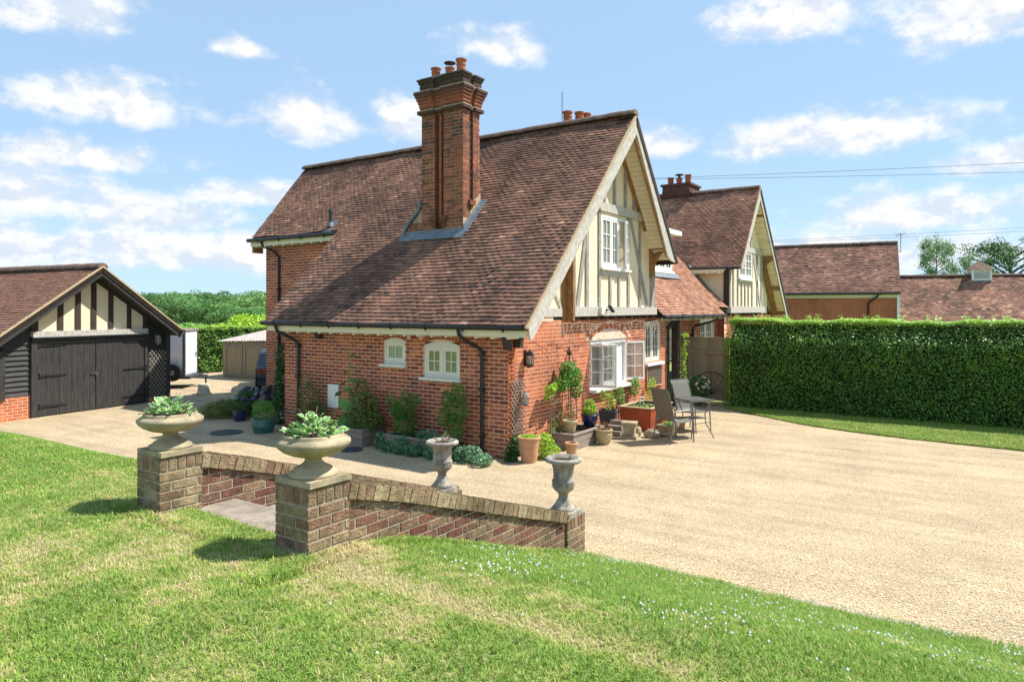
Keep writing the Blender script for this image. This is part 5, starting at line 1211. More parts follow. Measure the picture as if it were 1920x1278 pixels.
# ------------------------------------------------------------------ hedges, fence
def hedge(name, label, loc, rz, L, T, H, n, lw, m, top=.18, core=True, cat='hedge', gap=0.):
    """local x along, y depth (front at 0), leaves scattered through the outer skin"""
    t = thing(name, label, cat, loc, rz)
    per = [('f', L * H), ('t', L * T * 1.3), ('e', T * H), ('b', L * H * .2)]; tot = sum(a for _, a in per); P = []
    for k, a in per:
        c = int(n * a / tot); u = rng.random(c); v = rng.random(c); d = np.abs(rng.normal(size=c)) * .07
        if k == 'f': q = np.stack([u * L, d, v * H], 1)
        if k == 't': q = np.stack([u * L, v * T, H - d * .8], 1)
        if k == 'e': q = np.stack([np.where(rng.random(c) < .5, d, L - d), u * T, v * H], 1)
        if k == 'b': q = np.stack([u * L, T - d, H * (.5 + .5 * v)], 1)
        P.append(q)
    P = np.concatenate(P)
    s = np.clip((P[:, 2] - (H - .55)) / .55, 0, 1)                   # rounded, battered shoulder
    P[:, 1] = np.where(P[:, 1] < T * .5, P[:, 1] + top * s ** 1.15, P[:, 1] - top * s ** 1.15)
    P[:, 2] += .03 * np.sin(P[:, 0] * 2.3) * s + .02 * np.sin(P[:, 0] * 7) * s
    P[:, 1] += .03 * np.sin(P[:, 0] * 1.1 + P[:, 2]) + .05 * np.sin(P[:, 0] * 3.1 + P[:, 2] * 2) * np.sin(P[:, 2] * 4) + .03 * np.sin(P[:, 0] * 9 + P[:, 2] * 7)
    if gap: 
        g = (P[:, 2] < .42) & (np.sin(P[:, 0] * 2.1) + .8 * np.sin(P[:, 0] * 5.3 + 1) + P[:, 2] * 2.2 < gap); P = P[~g]
    tt = .44 + .12 * np.sin(P[:, 0] * 1.9 + 2 * np.sin(P[:, 2] * 2.2)) * np.sin(P[:, 2] * 3.1 + P[:, 0]) + .28 * (rng.random(len(P)) * 2 - 1) + .5 * np.clip((P[:, 2] - H + .22) / .22, 0, 1)  # last term: sunlight on the hedge top put into the leaf tint
    c = int(len(P) * .035); X = rng.random(c) * L; sx_ = np.sin(X * 23) + np.sin(X * 9.1 + 1); k_ = sx_ > .5; X = X[k_]
    Q = np.stack([X + rng.normal(size=len(X)) * .01, top + rng.random(len(X)) * (T - 2 * top), H + rng.random(len(X)) ** 2 * .13], 1); P = np.concatenate([P, Q]); tt = np.concatenate([tt, .75 + .25 * rng.random(len(X))])
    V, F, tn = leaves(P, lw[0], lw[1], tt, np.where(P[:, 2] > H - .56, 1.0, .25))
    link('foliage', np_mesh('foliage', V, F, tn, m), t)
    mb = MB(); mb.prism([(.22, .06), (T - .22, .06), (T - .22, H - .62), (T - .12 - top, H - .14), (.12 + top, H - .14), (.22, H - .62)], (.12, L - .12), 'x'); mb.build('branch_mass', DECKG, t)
    mb = MB()
    for i in range(int(L * 3)): x = random.uniform(.2, L - .2); mb.tube([(x, random.uniform(.2, T - .2), 0), (x + random.uniform(-.1, .1), random.uniform(.2, T - .2), .6)], .018, 5)
    mb.build('stem', BARK, t)['kind'] = 'stuff'
    return t
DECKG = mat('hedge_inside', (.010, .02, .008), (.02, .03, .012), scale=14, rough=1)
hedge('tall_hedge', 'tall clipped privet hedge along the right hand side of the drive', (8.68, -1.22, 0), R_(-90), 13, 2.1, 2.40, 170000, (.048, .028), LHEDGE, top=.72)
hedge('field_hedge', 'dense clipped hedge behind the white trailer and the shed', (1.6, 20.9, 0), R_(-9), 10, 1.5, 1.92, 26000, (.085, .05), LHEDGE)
fn = thing('board_fence', 'pale brown close board fence beside the end of the tall hedge', 'fence', (9.32, -1.2, 0), R_(79))
mb = MB(); 
for i in range(17):
    x = i * .1; mb = MB(); o = random.uniform(-.003, .003); mb.box(x + .003, x + .098, -.0 + o, .018 + o, .08, 1.84, t=random.random()); mb.build('board', FENCE, fn)
mb = MB(); mb.box(0, 1.7, -.02, .05, 1.845, 1.88); mb.build('capping', FENCE, fn)
mb = MB(); mb.box(0, 1.7, .02, .06, .4, .5); mb.box(0, 1.7, .02, .06, 1.4, 1.5); mb.build('rail', FENCE, fn)
hp = thing('iron_hoop', 'dark iron hoop leaning against the board fence', 'hoop', (9.2, -.75, 0), R_(80))
mb = MB(); mb.tube([(.62 * math.cos(a), .05, .28 + .62 * math.sin(a)) for a in np.linspace(-.3, math.pi + .3, 26)], .016, 6); mb.build('rim', IRON, hp)
mb = MB()
for a in np.linspace(.15, 2.99, 9): mb.tube([(.0, .05, .28), (.62 * math.cos(a), .05, .28 + .62 * math.sin(a))], .006, 4)
mb.build('spokes', IRON, hp)

# ------------------------------------------------------------------ facade side planting
def planter(label, x0, x1, y0, y1, h, rows=2):
    t = thing('wooden_planter', label, 'planter', ((x0 + x1) / 2, (y0 + y1) / 2, 0)); lx, ly = (x1 - x0) / 2, (y1 - y0) / 2
    for r in range(rows):
        z0 = h * r / rows + .004; z1 = h * (r + 1) / rows - .004
        for a, b, c, d in ((-lx, lx, -ly, -ly + .035), (-lx, lx, ly - .035, ly), (-lx, -lx + .035, -ly + .036, ly - .036), (lx - .035, lx, -ly + .036, ly - .036)):
            mb = MB(); mb.box(a, b, c, d, z0, z1); mb.build('plank', PLANK, t)
    mb = MB(); 
    for a, b, c, d in ((-lx - .02, lx + .02, -ly - .02, -ly + .06), (-lx - .02, lx + .02, ly - .06, ly + .02), (-lx - .02, -lx + .06, -ly + .061, ly - .061), (lx - .06, lx + .02, -ly + .061, ly - .061)): mb.box(a, b, c, d, h, h + .028)
    mb.build('rim', PLANK, t); mb = MB(); mb.box(-lx + .03, lx - .03, -ly + .03, ly - .03, .02, h - .03); mb.build('soil', SOIL, t)
    return t
planter('grey wooden planter at the foot of the shaded wall holding bushy shrub', -.70, -.12, 2.95, 3.65, .31)
planter('low wooden planter half buried in trailing leaves by the shaded wall', -.60, -.1, 1.15, 2.45, .27)
planter('long wooden planter under the obelisk at the sunny gable wall', 1.30, 2.55, -.62, -.12, .28)
def plant(name, label, loc, blobs, n, l, w, m, stems=0, sh=0., cat='plant', shell=.6, up=.35, tvar=.35, sm=None, sr=.006, droop=0., tmid=.5, fol='foliage'):
    t = thing(name, label, cat, loc)
    leaf_obj(fol, blobs, n, l, w, m, t, shell, up, tvar, None, droop, tmid)
    if stems:
        mb = MB()
        for i in range(stems):
            b = random.choice(blobs); a = (random.uniform(-.06, .06), random.uniform(-.06, .06), 0); e = (b[0] + random.uniform(-.6, .6) * b[3], b[1] + random.uniform(-.6, .6) * b[4], b[2] + random.uniform(0, .6) * b[5])
            mb.tube([a, ((a[0] + e[0]) / 2 * .8, (a[1] + e[1]) / 2 * .8, e[2] * .55), e], [sr, sr * .8, sr * .4], 5)
        mb.build('stem', sm or TWIG, t)['kind'] = 'stuff'
    return t
plant('bushy_shrub', 'bushy dark green shrub growing in the grey wooden planter', (-.40, 3.25, .28), [(0, 0, .22, .3, .38, .27), (-.03, -.1, .5, .24, .30, .28), (.03, .1, .76, .16, .22, .28), (0, -.25, .2, .24, .24, .22)], 2600, .09, .026, LOLIVE, 8, up=.2, tmid=.35)
plant('feathery_shrub', 'thin feathery shrub with bare canes by the left downpipe', (-.28, 4.95, 0), [(0, 0, .35, .28, .38, .34), (0, .05, .8, .2, .3, .32), (.03, -.2, .4, .2, .3, .34), (0, .14, 1.15, .1, .18, .22)], 2600, .07, .016, LOLIVE, 10, up=.2, tmid=.3)
plant('conifer_bush', 'upright bright green conifer in the low planter left of the small window', (-.35, 2.15, .25), [(0, 0, .22, .2, .24, .27), (0, .02, .52, .18, .26, .22), (0, .34, .66, .09, .15, .12), (0, -.24, .7, .09, .15, .14), (-.05, .15, .45, .12, .18, .16), (0, 0, .78, .07, .09, .12)], 3600, .06, .016, LMID, 6, up=.6, tmid=.3)
plant('conifer_bush', 'tall bright green conifer under the two light cream window', (-.32, .98, .2), [(0, 0, .3, .17, .18, .32), (0, -.05, .65, .17, .24, .28), (0, -.14, .92, .11, .12, .2), (0, .16, .82, .1, .14, .18), (-.05, .2, .5, .12, .14, .18), (0, 0, 1.05, .06, .07, .12)], 4000, .06, .016, LMID, 6, up=.6, tmid=.42)
plant('trailing_plant', 'low blue green trailing foliage spilling along the foot of the shaded wall', (-.45, 1.0, 0), [(-.12 + .14 * math.sin(i_ * 2.7), 1.55 - i_ * .155, .10 + .07 * math.sin(i_ * 1.9 + 1), .15 + .05 * math.sin(i_ * 3.3), .17, .12 + .06 * math.sin(i_ * 1.9 + 1)) for i_ in range(17)] + [(-.28, .6, .1, .16, .2, .1), (-.22, 1.3, .1, .14, .18, .1), (-.3, .1, .1, .15, .2, .1), (.02, .5, .32, .14, .3, .12)], 7500, .046, .028, LBLUE, 6, up=.5, cat='ground cover', fol='foliage')
# hollyhock with big lobed leaves, each its own
hl = thing('hollyhock', 'very tall hollyhock with broad leaves reaching the eaves', 'plant', (-.35, 3.72, .05))
mb = MB(); mb.tube([(0, 0, 0), (.02, -.02, .7), (.06, .02, 1.4), (.08, .04, 2.1)], [.016, .014, .01, .006], 6); mb.build('stem', LMID, hl)
lv = []
for k in range(2):
    n_s = 14; V = [(0, 0, 0)]; 
    for i in range(n_s + 1):
        a = -2.6 + 5.2 * i / n_s; r = .5 + .12 * math.cos(a * 3.4) - .05 * (i % 2); V.append((r * math.cos(a), r * math.sin(a), .06 * math.cos(a * 3 + k) - .10 * r))
    lv.append(np_mesh('leaf', np.array(V), np.array([(0, i, i + 1) for i in range(1, n_s + 1)]), np.full(n_s, .5), LBIG))
for i, (dy, z, s, dx) in enumerate(((.05, .35, .26, -.15), (-.2, .45, .34, -.14), (.18, .62, .32, -.14), (-.12, .75, .34, -.17), (-.25, .28, .3, -.25), (.22, .9, .22, -.1), (-.02, 1.02, .16, -.08), (.15, 1.1, .18, -.05), (-.15, 1.2, .15, -.05), (.12, 1.35, .12, 0), (-.1, 1.45, .11, 0), (.12, 1.6, .1, .0), (-.08, 1.7, .09, .02), (.1, 1.8, .07, .03), (-.05, 1.92, .06, .04), (.08, 2.0, .05, .04), (-.02, 2.06, .05, .06), (-.35, .15, .28, -.35))):
    k = z / 2.1 * .08; M = Matrix.Translation((k + dx, dy + k * .3, z)) @ Matrix.Rotation(math.atan2(dy, dx - .05), 4, 'Z') @ Matrix.Rotation(random.uniform(.5, 1.1), 4, 'Y') @ Matrix.Rotation(random.uniform(-.3, .3), 4, 'X') @ Matrix.Scale(s, 4)
    link('leaf', lv[i % 2], hl, M=M)
plant('wall_ivy', 'dark climbing ivy in the shaded corner behind the brick wall end', (.35, 6.45, 0), [(-.05, .1, .35, .35, .3, .45), (.0, .15, .95, .25, .25, .5), (.15, .3, 1.5, .2, .3, .4)], 2600, .07, .05, LDARK, 4, cat='climber')
mb = MB(); mb.box(-.035, -.005, -.165, .165, -.25, .25); tb_ = mb.mesh('meter_box', WHITE); tag(link('meter_box', tb_, None, (0, 4.52, .82)), 'white meter box on the shaded wall behind the hollyhock', 'meter box')
def cover(label, x, y, r):
    mb = MB(); mb.lathe([(r, -.01), (r, .018), (r * .93, .024), (r * .9, .018), (0, .02)], 26); tag(mb.build('drain_cover', SLATE, None, (x, y, 0)), label, 'drain cover')
cover('dark round drain cover in the shadow edge left of the cottage', -1.2, 6.57, .34); cover('small dark drain cover in front of the grey planter', -.98, 2.95, .22)
# pots by the left corner
def pot(name, label, x, y, z, P, m, soil=None, n=24):
    t = thing(name, label, 'plant pot', (x, y, z)); mb = MB(); mb.lathe(P, n); mb.build('pot', m, t, smooth=False)
    if soil: mb = MB(); mb.lathe([(soil[0], soil[1]), (soil[0] * .5, soil[1] + .012), (0, soil[1] + .016)], 16); mb.build('soil', SOIL, t)
    return t
def potP(rb, rt, h, rim=.02, rh=.05, belly=0.): return [(rb, 0), ((rb + rt) / 2 + belly, h * .5), (rt - rim * .3, h - rh), (rt + rim, h - rh), (rt + rim, h - .008), (rt + rim * .4, h), (rt - .02, h), (rt - .03, h - .05), (0, h - .05)]
pot('glazed_pot', 'wide teal glazed pot with fine green foliage by the left corner', -.72, 5.95, 0, potP(.19, .25, .3, .012, .04, .03), TEALG, (.2, .255))
plant('fennel_clump', 'soft bright green clump growing in the teal pot', (-.72, 5.95, .27), [(0, 0, .18, .24, .24, .2), (0, .05, .3, .2, .2, .14)], 1600, .06, .009, LMID, 5, tmid=.55, up=.1)
pot('glazed_pot', 'small blue glazed pot behind the teal one', -.05, 7.75, 0, potP(.12, .17, .26, .012, .03, .02), BLUEG, (.14, .22))
plant('pansies', 'violet pansies spilling from the small blue pot', (-.05, 7.75, .24), [(0, 0, .1, .2, .2, .12)], 300, .05, .03, LDARK, 0)
plant('flowers', 'few violet and white blooms above the small blue pot', (.1, 7.65, .44), [(0, 0, .05, .2, .2, .08)], 26, .06, .05, FLV, 0, fol='petals')
plant('grassy_clump', 'arching grassy clump at the left of the black heap', (-.05, 8.55, 0), [(0, 0, .2, .4, .4, .22), (-.1, .3, .14, .35, .3, .16), (.1, -.1, .3, .25, .25, .18)], 2200, .14, .012, LOLIVE, 0, tmid=.45, up=.1)
plant('leafy_pot_plant', 'dark leafy plant with pale spots beside the black heap', (.35, 8.05, 0), [(0, 0, .3, .28, .28, .28), (.05, .1, .5, .2, .2, .16)], 900, .07, .045, LDARK, 4)
hpz = thing('black_heap', 'heap of black sheeting and bags beside the left corner of the cottage', 'bags', (1.05, 8.75, -.16))
for i, (a, b, c, sx_, sy_, sz_) in enumerate(((0, 0, .3, .62, .5, .36), (-.45, .15, .22, .35, .32, .26), (.45, -.1, .45, .42, .36, .32), (.1, .25, .58, .34, .3, .2), (-.2, -.2, .15, .35, .3, .2))):
    mb = MB(); nu, nv = 16, 10
    def f_(u, v): 
        r = 1 + .12 * math.sin(u * 3 + i) * math.sin(v * 2.3 + i) + .10 * math.sin(u * 7 + v * 5 + i * 2) + .05 * math.sin(u * 13 - v * 9)
        return (a + sx_ * r * math.cos(u) * math.sin(v), b + sy_ * r * math.sin(u) * math.sin(v), max(.0, c + sz_ * r * math.cos(v)))
    for p_ in range(nu):
        for q_ in range(nv):
            u0, u1 = 2 * math.pi * p_ / nu, 2 * math.pi * (p_ + 1) / nu; v0, v1 = math.pi * q_ / nv, math.pi * (q_ + 1) / nv
            mb.face([f_(u0, v1), f_(u1, v1), f_(u1, v0), f_(u0, v0)])
    mb.build('bag', BAG, hpz)

# ------------------------------------------------------------------ gable side pots and plants
tg2 = thing('corner_trellis', 'narrow diamond trellis standing at the sunny side of the cottage corner', 'trellis', (0, -.035, 0))
lattice(tg2, .05, .50, .12, 1.40, 0, .115, .016, .010, PLANK, ang=50)
vg = thing('wall_vent', 'diamond lattice vent panel under the tall cream window', 'vent', (6.25, -.012, .72))
mb = MB(); mb.box(0, .95, -.004, .01, 0, .48); mb.build('backing', ROOM, vg); lattice(vg, 0, .95, 0, .48, -.018, .085, .018, .01, PLANK, ang=45, sep=False)
mb = MB(); mb.box(-.03, .98, -.035, .0, -.035, 0); mb.box(-.03, 0, -.035, 0, 0, .48); mb.box(.95, .98, -.035, 0, 0, .48); mb.build('frame', TERRA, vg)
pot('terracotta_pot', 'tall terracotta pot of cress like greenery at the cottage corner', .04, -.42, 0, potP(.135, .195, .45, .012, .03), TERRA, (.17, .40))
plant('seedlings', 'low lime green seedlings filling the tall terracotta pot', (.04, -.42, .42), [(0, 0, .02, .17, .17, .04)], 700, .035, .016, LLIME, 0, tmid=.35)
plant('ivy_tuft', 'dark ivy at the foot of the corner trellis', (.02, -.08, 0), [(0, 0, .15, .2, .10, .17), (-.1, -.05, .08, .2, .12, .1), (.1, .0, .3, .12, .06, .15)], 700, .05, .036, LDARK, 0)
plant('variegated_bush', 'pale variegated bush between the terracotta pots', (.46, -.48, 0), [(0, 0, .2, .22, .2, .2), (.1, .05, .3, .14, .14, .14), (.05, -.1, .12, .25, .15, .13)], 1300, .05, .028, LLIME, 4, tmid=.3)
pot('terracotta_pot', 'small empty terracotta pot on the gravel before the long planter', .93, -.78, 0, potP(.085, .115, .24, .012, .04), TERRA, (.1, .19))
pot('buff_pot', 'buff pot standing on the left end of the long planter', 1.56, -.40, .308, potP(.10, .14, .225, .014, .04), BEIGE, (.12, .18))
pot('glazed_pot', 'dark blue glazed bowl pot on the right end of the long planter', 2.38, -.40, .308, potP(.10, .175, .24, .012, .03, .02), BLUEG, (.15, .2))
plant('bushy_plant', 'yellow green bushy plant in the dark blue pot', (2.38, -.40, .5), [(0, 0, .13, .17, .15, .13), (.02, 0, .25, .1, .1, .1)], 900, .05, .02, LLIME, 4, tmid=.3)
pot('buff_pot', 'round buff glazed pot on the gravel at the end of the long planter', 2.22, -.80, 0, [(.10, 0), (.15, .1), (.17, .2), (.155, .255), (.175, .265), (.178, .295), (.165, .305), (.145, .30), (.14, .26), (0, .26)], BEIGE, (.14, .262))
plant('red_spiky_plant', 'spiky bronze plant in the round buff pot', (2.22, -.8, .26), [(0, 0, .08, .12, .12, .1)], 60, .2, .014, leafmat('bronze_leaf', (.13, .05, .03), (.22, .09, .05), (.3, .16, .08)), 0, up=.0)
# bare shrub
bs = thing('bare_shrub', 'bare twisted shrub with one leafy tuft at the gable wall', 'shrub', (1.15, -.22, 0))
mb = MB(); mb.tube([(0, 0, 0), (.02, .02, .3), (-.02, 0, .6), (.03, .02, .9), (-.05, .02, 1.1)], [.018, .016, .014, .01, .006], 6)
for i in range(12):
    z = random.uniform(.45, 1.0); a = random.uniform(0, 6.28); l = random.uniform(.12, .3); mb.tube([(0, 0, z), (l * .5 * math.cos(a), l * .3 * math.sin(a), z + .08), (l * math.cos(a), l * .5 * math.sin(a), z + random.uniform(.08, .25))], [.008, .006, .003], 4)
mb.build('branch', TWIG, bs); leaf_obj('foliage', [(-.02, 0, 1.15, .13, .1, .1), (.12, 0, 1.2, .1, .08, .08), (-.15, 0, 1.02, .08, .06, .07)], 380, .05, .03, LLIME, bs, tmid=.3)
# obelisk and climber
ob = thing('iron_obelisk', 'rusty iron obelisk standing in the long planter', 'plant support', (1.82, -.24, .26))
mb = MB()
for a in (.78, 2.36, 3.93, 5.5): mb.tube([(.2 * math.cos(a), .14 * math.sin(a), 0), (.17 * math.cos(a), .12 * math.sin(a), .9), (.14 * math.cos(a), .10 * math.sin(a), 1.3), (.07 * math.cos(a), .05 * math.sin(a), 1.5), (0, 0, 1.54)], .008, 5)
for z, r in ((.3, .19), (.7, .178), (1.1, .158)): mb.tube([(r * math.cos(a), r * .7 * math.sin(a), z) for a in np.linspace(0, 6.283, 17)], .006, 4)
mb.build('frame', IRON, ob); mb = MB(); mb.lathe([(.015, 1.5), (.05, 1.54), (.055, 1.58), (.02, 1.62), (.01, 1.68)], 8); mb.build('finial', IRON, ob)
plant('climbing_rose', 'bushy green climber smothering the upper half of the obelisk', (1.80, -.26, .28), [(-.05, 0, 1.2, .24, .16, .18), (.12, -.02, 1.05, .22, .16, .2), (-.3, .0, .95, .17, .14, .16), (.22, -.02, .8, .15, .12, .18), (-.15, 0, 1.05, .18, .14, .15)], 2600, .055, .034, LMID, 5, tmid=.45, cat='climber')
plant('dry_undergrowth', 'dry tangle of twigs and small leaves behind the long planter', (1.65, -.16, .2), [(0, 0, .25, .4, .1, .22), (.25, 0, .4, .3, .08, .2), (-.2, 0, .12, .3, .1, .14)], 800, .05, .02, LOLIVE, 26, sr=.004, tmid=.6)
# dark tall planter
dp = thing('tall_planter', 'tall dark square planter with sparse rose against the gable wall', 'plant pot', (3.42, -.32, 0), .3)
mb = MB(); mb.idx([(-.12, -.12, 0), (.12, -.12, 0), (.12, .12, 0), (-.12, .12, 0), (-.19, -.19, .5), (.19, -.19, .5), (.19, .19, .5), (-.19, .19, .5), (-.16, -.16, .5), (.16, -.16, .5), (.16, .16, .5), (-.16, .16, .5), (-.16, -.16, .45), (.16, -.16, .45), (.16, .16, .45), (-.16, .16, .45)], [(0, 3, 2, 1), (0, 1, 5, 4), (1, 2, 6, 5), (2, 3, 7, 6), (3, 0, 4, 7), (4, 5, 9, 8), (5, 6, 10, 9), (6, 7, 11, 10), (7, 4, 8, 11), (8, 9, 13, 12), (9, 10, 14, 13), (10, 11, 15, 14), (11, 8, 12, 15), (12, 13, 14, 15)]); mb.build('pot', SLATE, dp)
plant('rose_bush', 'thin leggy rose growing from the tall dark planter', (3.42, -.32, .48), [(0, 0, .2, .2, .15, .18), (-.2, 0, .35, .15, .1, .12), (.2, .05, .28, .12, .1, .14)], 260, .05, .03, LLIME, 9, sr=.005, tmid=.3)
plant('wall_plant', 'small leafy plant rising behind the red tank', (4.35, -.16, 0), [(0, 0, .7, .14, .1, .2), (.05, 0, .45, .14, .1, .2)], 500, .05, .03, LMID, 4)
plant('wall_plant', 'bright little shrub on the brick above the tank', (5.15, -.16, 0), [(0, 0, .8, .2, .12, .18), (.1, 0, .95, .12, .08, .1)], 420, .05, .032, LMID, 4)
plant('wall_plant', 'yellow green shoots rising at the tank right end', (6.1, -.2, 0), [(0, 0, .55, .14, .12, .3), (.1, 0, .85, .1, .08, .12)], 420, .05, .03, LLIME, 3, tmid=.4)
# red tank pond
tk = thing('water_tank', 'rust red square tank filled with water plants', 'water tank', (3.95, -1.08, 0))
mb = MB(); w, d, h = 1.25, .74, .5; e = .05
mb.idx([(.05, .03, 0), (w - .05, .03, 0), (w - .05, d - .03, 0), (.05, d - .03, 0), (0, 0, h), (w, 0, h), (w, d, h), (0, d, h)], [(0, 3, 2, 1), (0, 1, 5, 4), (1, 2, 6, 5), (2, 3, 7, 6), (3, 0, 4, 7)])
mb.build('tank', TANKR, tk); mb = MB()
for a, b, c, f in ((-.02, w + .02, -.02, e), (-.02, w + .02, d - e, d + .02), (-.02, e, e, d - e), (w - e, w + .02, e, d - e)): mb.box(a, b, c, f, h, h + .025)
mb.build('rim', VERGE, tk); mb = MB(); mb.box(.03, w - .03, .03, d - .03, h - .04, h - .03); mb.build('water', WATER, tk)
leaf_obj('pond_weed', [(.5, .4, h - .02, .4, .25, .02)], 160, .07, .05, LOLIVE, tk)['kind'] = 'stuff'
mb = MB(); mb.tube([(w - .35, d - .1, h - .1), (w - .35, d - .1, h + .12), (w - .15, d - .1, h + .12), (w - .15, d - .1, h - .1)], .012, 5); mb.build('pipe', WHITE, tk)
# stone pedestal, rocks, trough, logs
pd_ = thing('stone_pedestal', 'small square buff stone pedestal before the red tank', 'pedestal', (3.08, -.97, 0), .25)
mb = MB()
for a, z0, z1 in ((.165, 0, .06), (.145, .06, .085), (.115, .085, .27), (.135, .27, .295), (.15, .295, .345)): mb.box(-a, a, -a, a, z0, z1)
mb.build('block', SANDS, pd_)
def rock(label, x, y, s, sd, name='rock', m=ROCK, par=None):
    r = random.Random(sd); mb = MB(); nu, nv = 9, 6; ph = [r.uniform(0, 6) for _ in range(4)]
    def f_(u, v):
        k = 1 + .18 * math.sin(u * 2 + ph[0]) * math.sin(v + ph[1]) + .12 * math.sin(u * 3 + v * 3 + ph[2])
        return (s[0] * k * math.cos(u) * math.sin(v), s[1] * k * math.sin(u) * math.sin(v), s[2] * .8 + s[2] * k * math.cos(v))
    for p_ in range(nu):
        for q_ in range(nv): mb.face([f_(2 * math.pi * p_ / nu, math.pi * (q_ + 1) / nv), f_(2 * math.pi * (p_ + 1) / nu, math.pi * (q_ + 1) / nv), f_(2 * math.pi * (p_ + 1) / nu, math.pi * q_ / nv), f_(2 * math.pi * p_ / nu, math.pi * q_ / nv)])
    return tag(mb.build(name, m, None, (x, y, 0), r.uniform(0, 3)), label, 'rock')
rock('largest pale rock right of the stone pedestal', 3.42, -1.32, (.2, .12, .1), 3); rock('upright grey rock close beside the stone pedestal', 3.36, -1.02, (.11, .1, .13), 8); rock('low flat rock nearest the front chair', 3.72, -1.52, (.16, .1, .05), 11)
tr_ = thing('stone_trough', 'mossy stone trough with a little succulent beside the red tank', 'trough', (4.08, -1.42, 0), -.2)
mb = MB(); mb.idx([(-.17, -.13, 0), (.17, -.13, 0), (.17, .13, 0), (-.17, .13, 0), (-.22, -.16, .2), (.22, -.16, .2), (.22, .16, .2), (-.22, .16, .2), (-.18, -.12, .2), (.18, -.12, .2), (.18, .12, .2), (-.18, .12, .2), (-.18, -.12, .16), (.18, -.12, .16), (.18, .12, .16), (-.18, .12, .16)], [(0, 3, 2, 1), (0, 1, 5, 4), (1, 2, 6, 5), (2, 3, 7, 6), (3, 0, 4, 7), (4, 5, 9, 8), (5, 6, 10, 9), (6, 7, 11, 10), (7, 4, 8, 11), (8, 9, 13, 12), (9, 10, 14, 13), (10, 11, 15, 14), (11, 8, 12, 15), (12, 13, 14, 15)]); mb.build('trough', ROCK, tr_); mb = MB(); mb.box(-.17, .17, -.11, .11, .15, .18); mb.build('soil', SOIL, tr_)
plant('succulent', 'small succulent growing in the mossy trough', (4.05, -1.42, .18), [(0, 0, .03, .12, .08, .05)], 160, .05, .025, LMID, 0)
pot('terracotta_pot', 'little terracotta pot tucked under the garden table', 4.75, -1.45, 0, potP(.09, .13, .26, .015, .05), TERRA, (.11, .2))
for i, (x, z, l) in enumerate(((3.10, .06, .3), (3.24, .06, .28), (3.17, .17, .3), (3.31, .16, .26), (3.24, .27, .28))):
    mb = MB(); mb.tube([(0, -l / 2, 0), (0, l / 2, 0)], .062, 9); tag(mb.build('firewood_log', VERGE if i % 2 else PLANK, None, (x + .05, -.58, z), .15), ('left end log on the ground in the small firewood stack', 'right end log on the ground in the small firewood stack', 'left log of the middle layer in the firewood stack', 'right log of the middle layer in the firewood stack', 'topmost log of the small firewood stack')[i], 'log', 'firewood logs stacked by the tank')
# garden furniture
def chair(label, x, y, rz):
    """faces local +x"""
    t = thing('garden_chair', label, 'chair', (x, y, 0), rz, 'reclining garden chairs at the table'); w = .27
    mb = MB(); sl = [(-.40, 1.08), (-.37, 1.02), (-.29, .75), (-.22, .48), (-.16, .43), (0, .425), (.2, .44), (.25, .45)]; k = len(sl)
    V = [(a, -w + .02, b) for a, b in sl] + [(a, w - .02, b) for a, b in sl]; V2 = [(a - .006, y_, b - .006) for a, y_, b in V]
    mb.idx(V + V2, [(i, i + 1, i + k + 1, i + k) for i in range(k - 1)] + [(i + 2 * k, i + 3 * k, i + 3 * k + 1, i + 2 * k + 1) for i in range(k - 1)]); mb.build('sling_seat', SLING, t)
    for s in (-1, 1):
        y_ = s * w; mb = MB(); mb.tube([(-.42, y_, 1.09), (-.37, y_, 1.02), (-.22, y_, .46), (-.15, y_, .42), (.25, y_, .44)], .014, 7); mb.build('side_rail', ALU, t)
        mb = MB(); mb.tube([(.24, y_, .43), (.27, y_, 0)], .014, 7); mb.tube([(.24, y_, .43), (.22, y_, .60), (.15, y_, .655), (-.2, y_, .64), (-.28, y_, .62)], .014, 7); mb.build('arm', ALU, t)
        mb = MB(); mb.tube([(-.24, y_, .5), (-.33, y_, 0)], .014, 7); mb.build('leg', ALU, t)
    mb = MB(); mb.tube([(-.42, -w, 1.09), (-.42, w, 1.09)], .012, 6); mb.tube([(.25, -w, .44), (.25, w, .44)], .012, 6); mb.tube([(-.29, -w, .2), (-.29, w, .2)], .008, 6); mb.tube([(.255, -w, .2), (.255, w, .2)], .008, 6); mb.build('cross_rail', ALU, t)
    return t
chair('grey sling chair seen from behind, nearest the red tank', 3.30, -1.86, R_(-30))
chair('grey sling chair behind the table facing the camera', 4.72, -1.75, R_(-112))
tb = thing('garden_table', 'square grey metal garden table with splayed legs', 'table', (4.0, -2.02, 0), R_(57))
mb = MB(); mb.box(-.29, .29, -.29, .29, .785, .80); mb.build('table_top', ALU, tb)
mb = MB(); 
for a, b, c, d in ((-.3, .3, -.305, -.285), (-.3, .3, .285, .305), (-.305, -.285, -.285, .285), (.285, .305, -.285, .285)): mb.box(a, b, c, d, .77, .805)
mb.build('edge_frame', ALU, tb)
for a in (1, -1):
    for b in (1, -1): mb = MB(); mb.tube([(a * .24, b * .24, .78), (a * .16, b * .16, .5), (a * .17, b * .17, .3), (a * .29, b * .29, 0)], .012, 6); mb.build('leg', ALU, tb)
mb = MB(); mb.box(-.17, .17, -.17, .17, .40, .412); mb.build('shelf', ALU, tb)
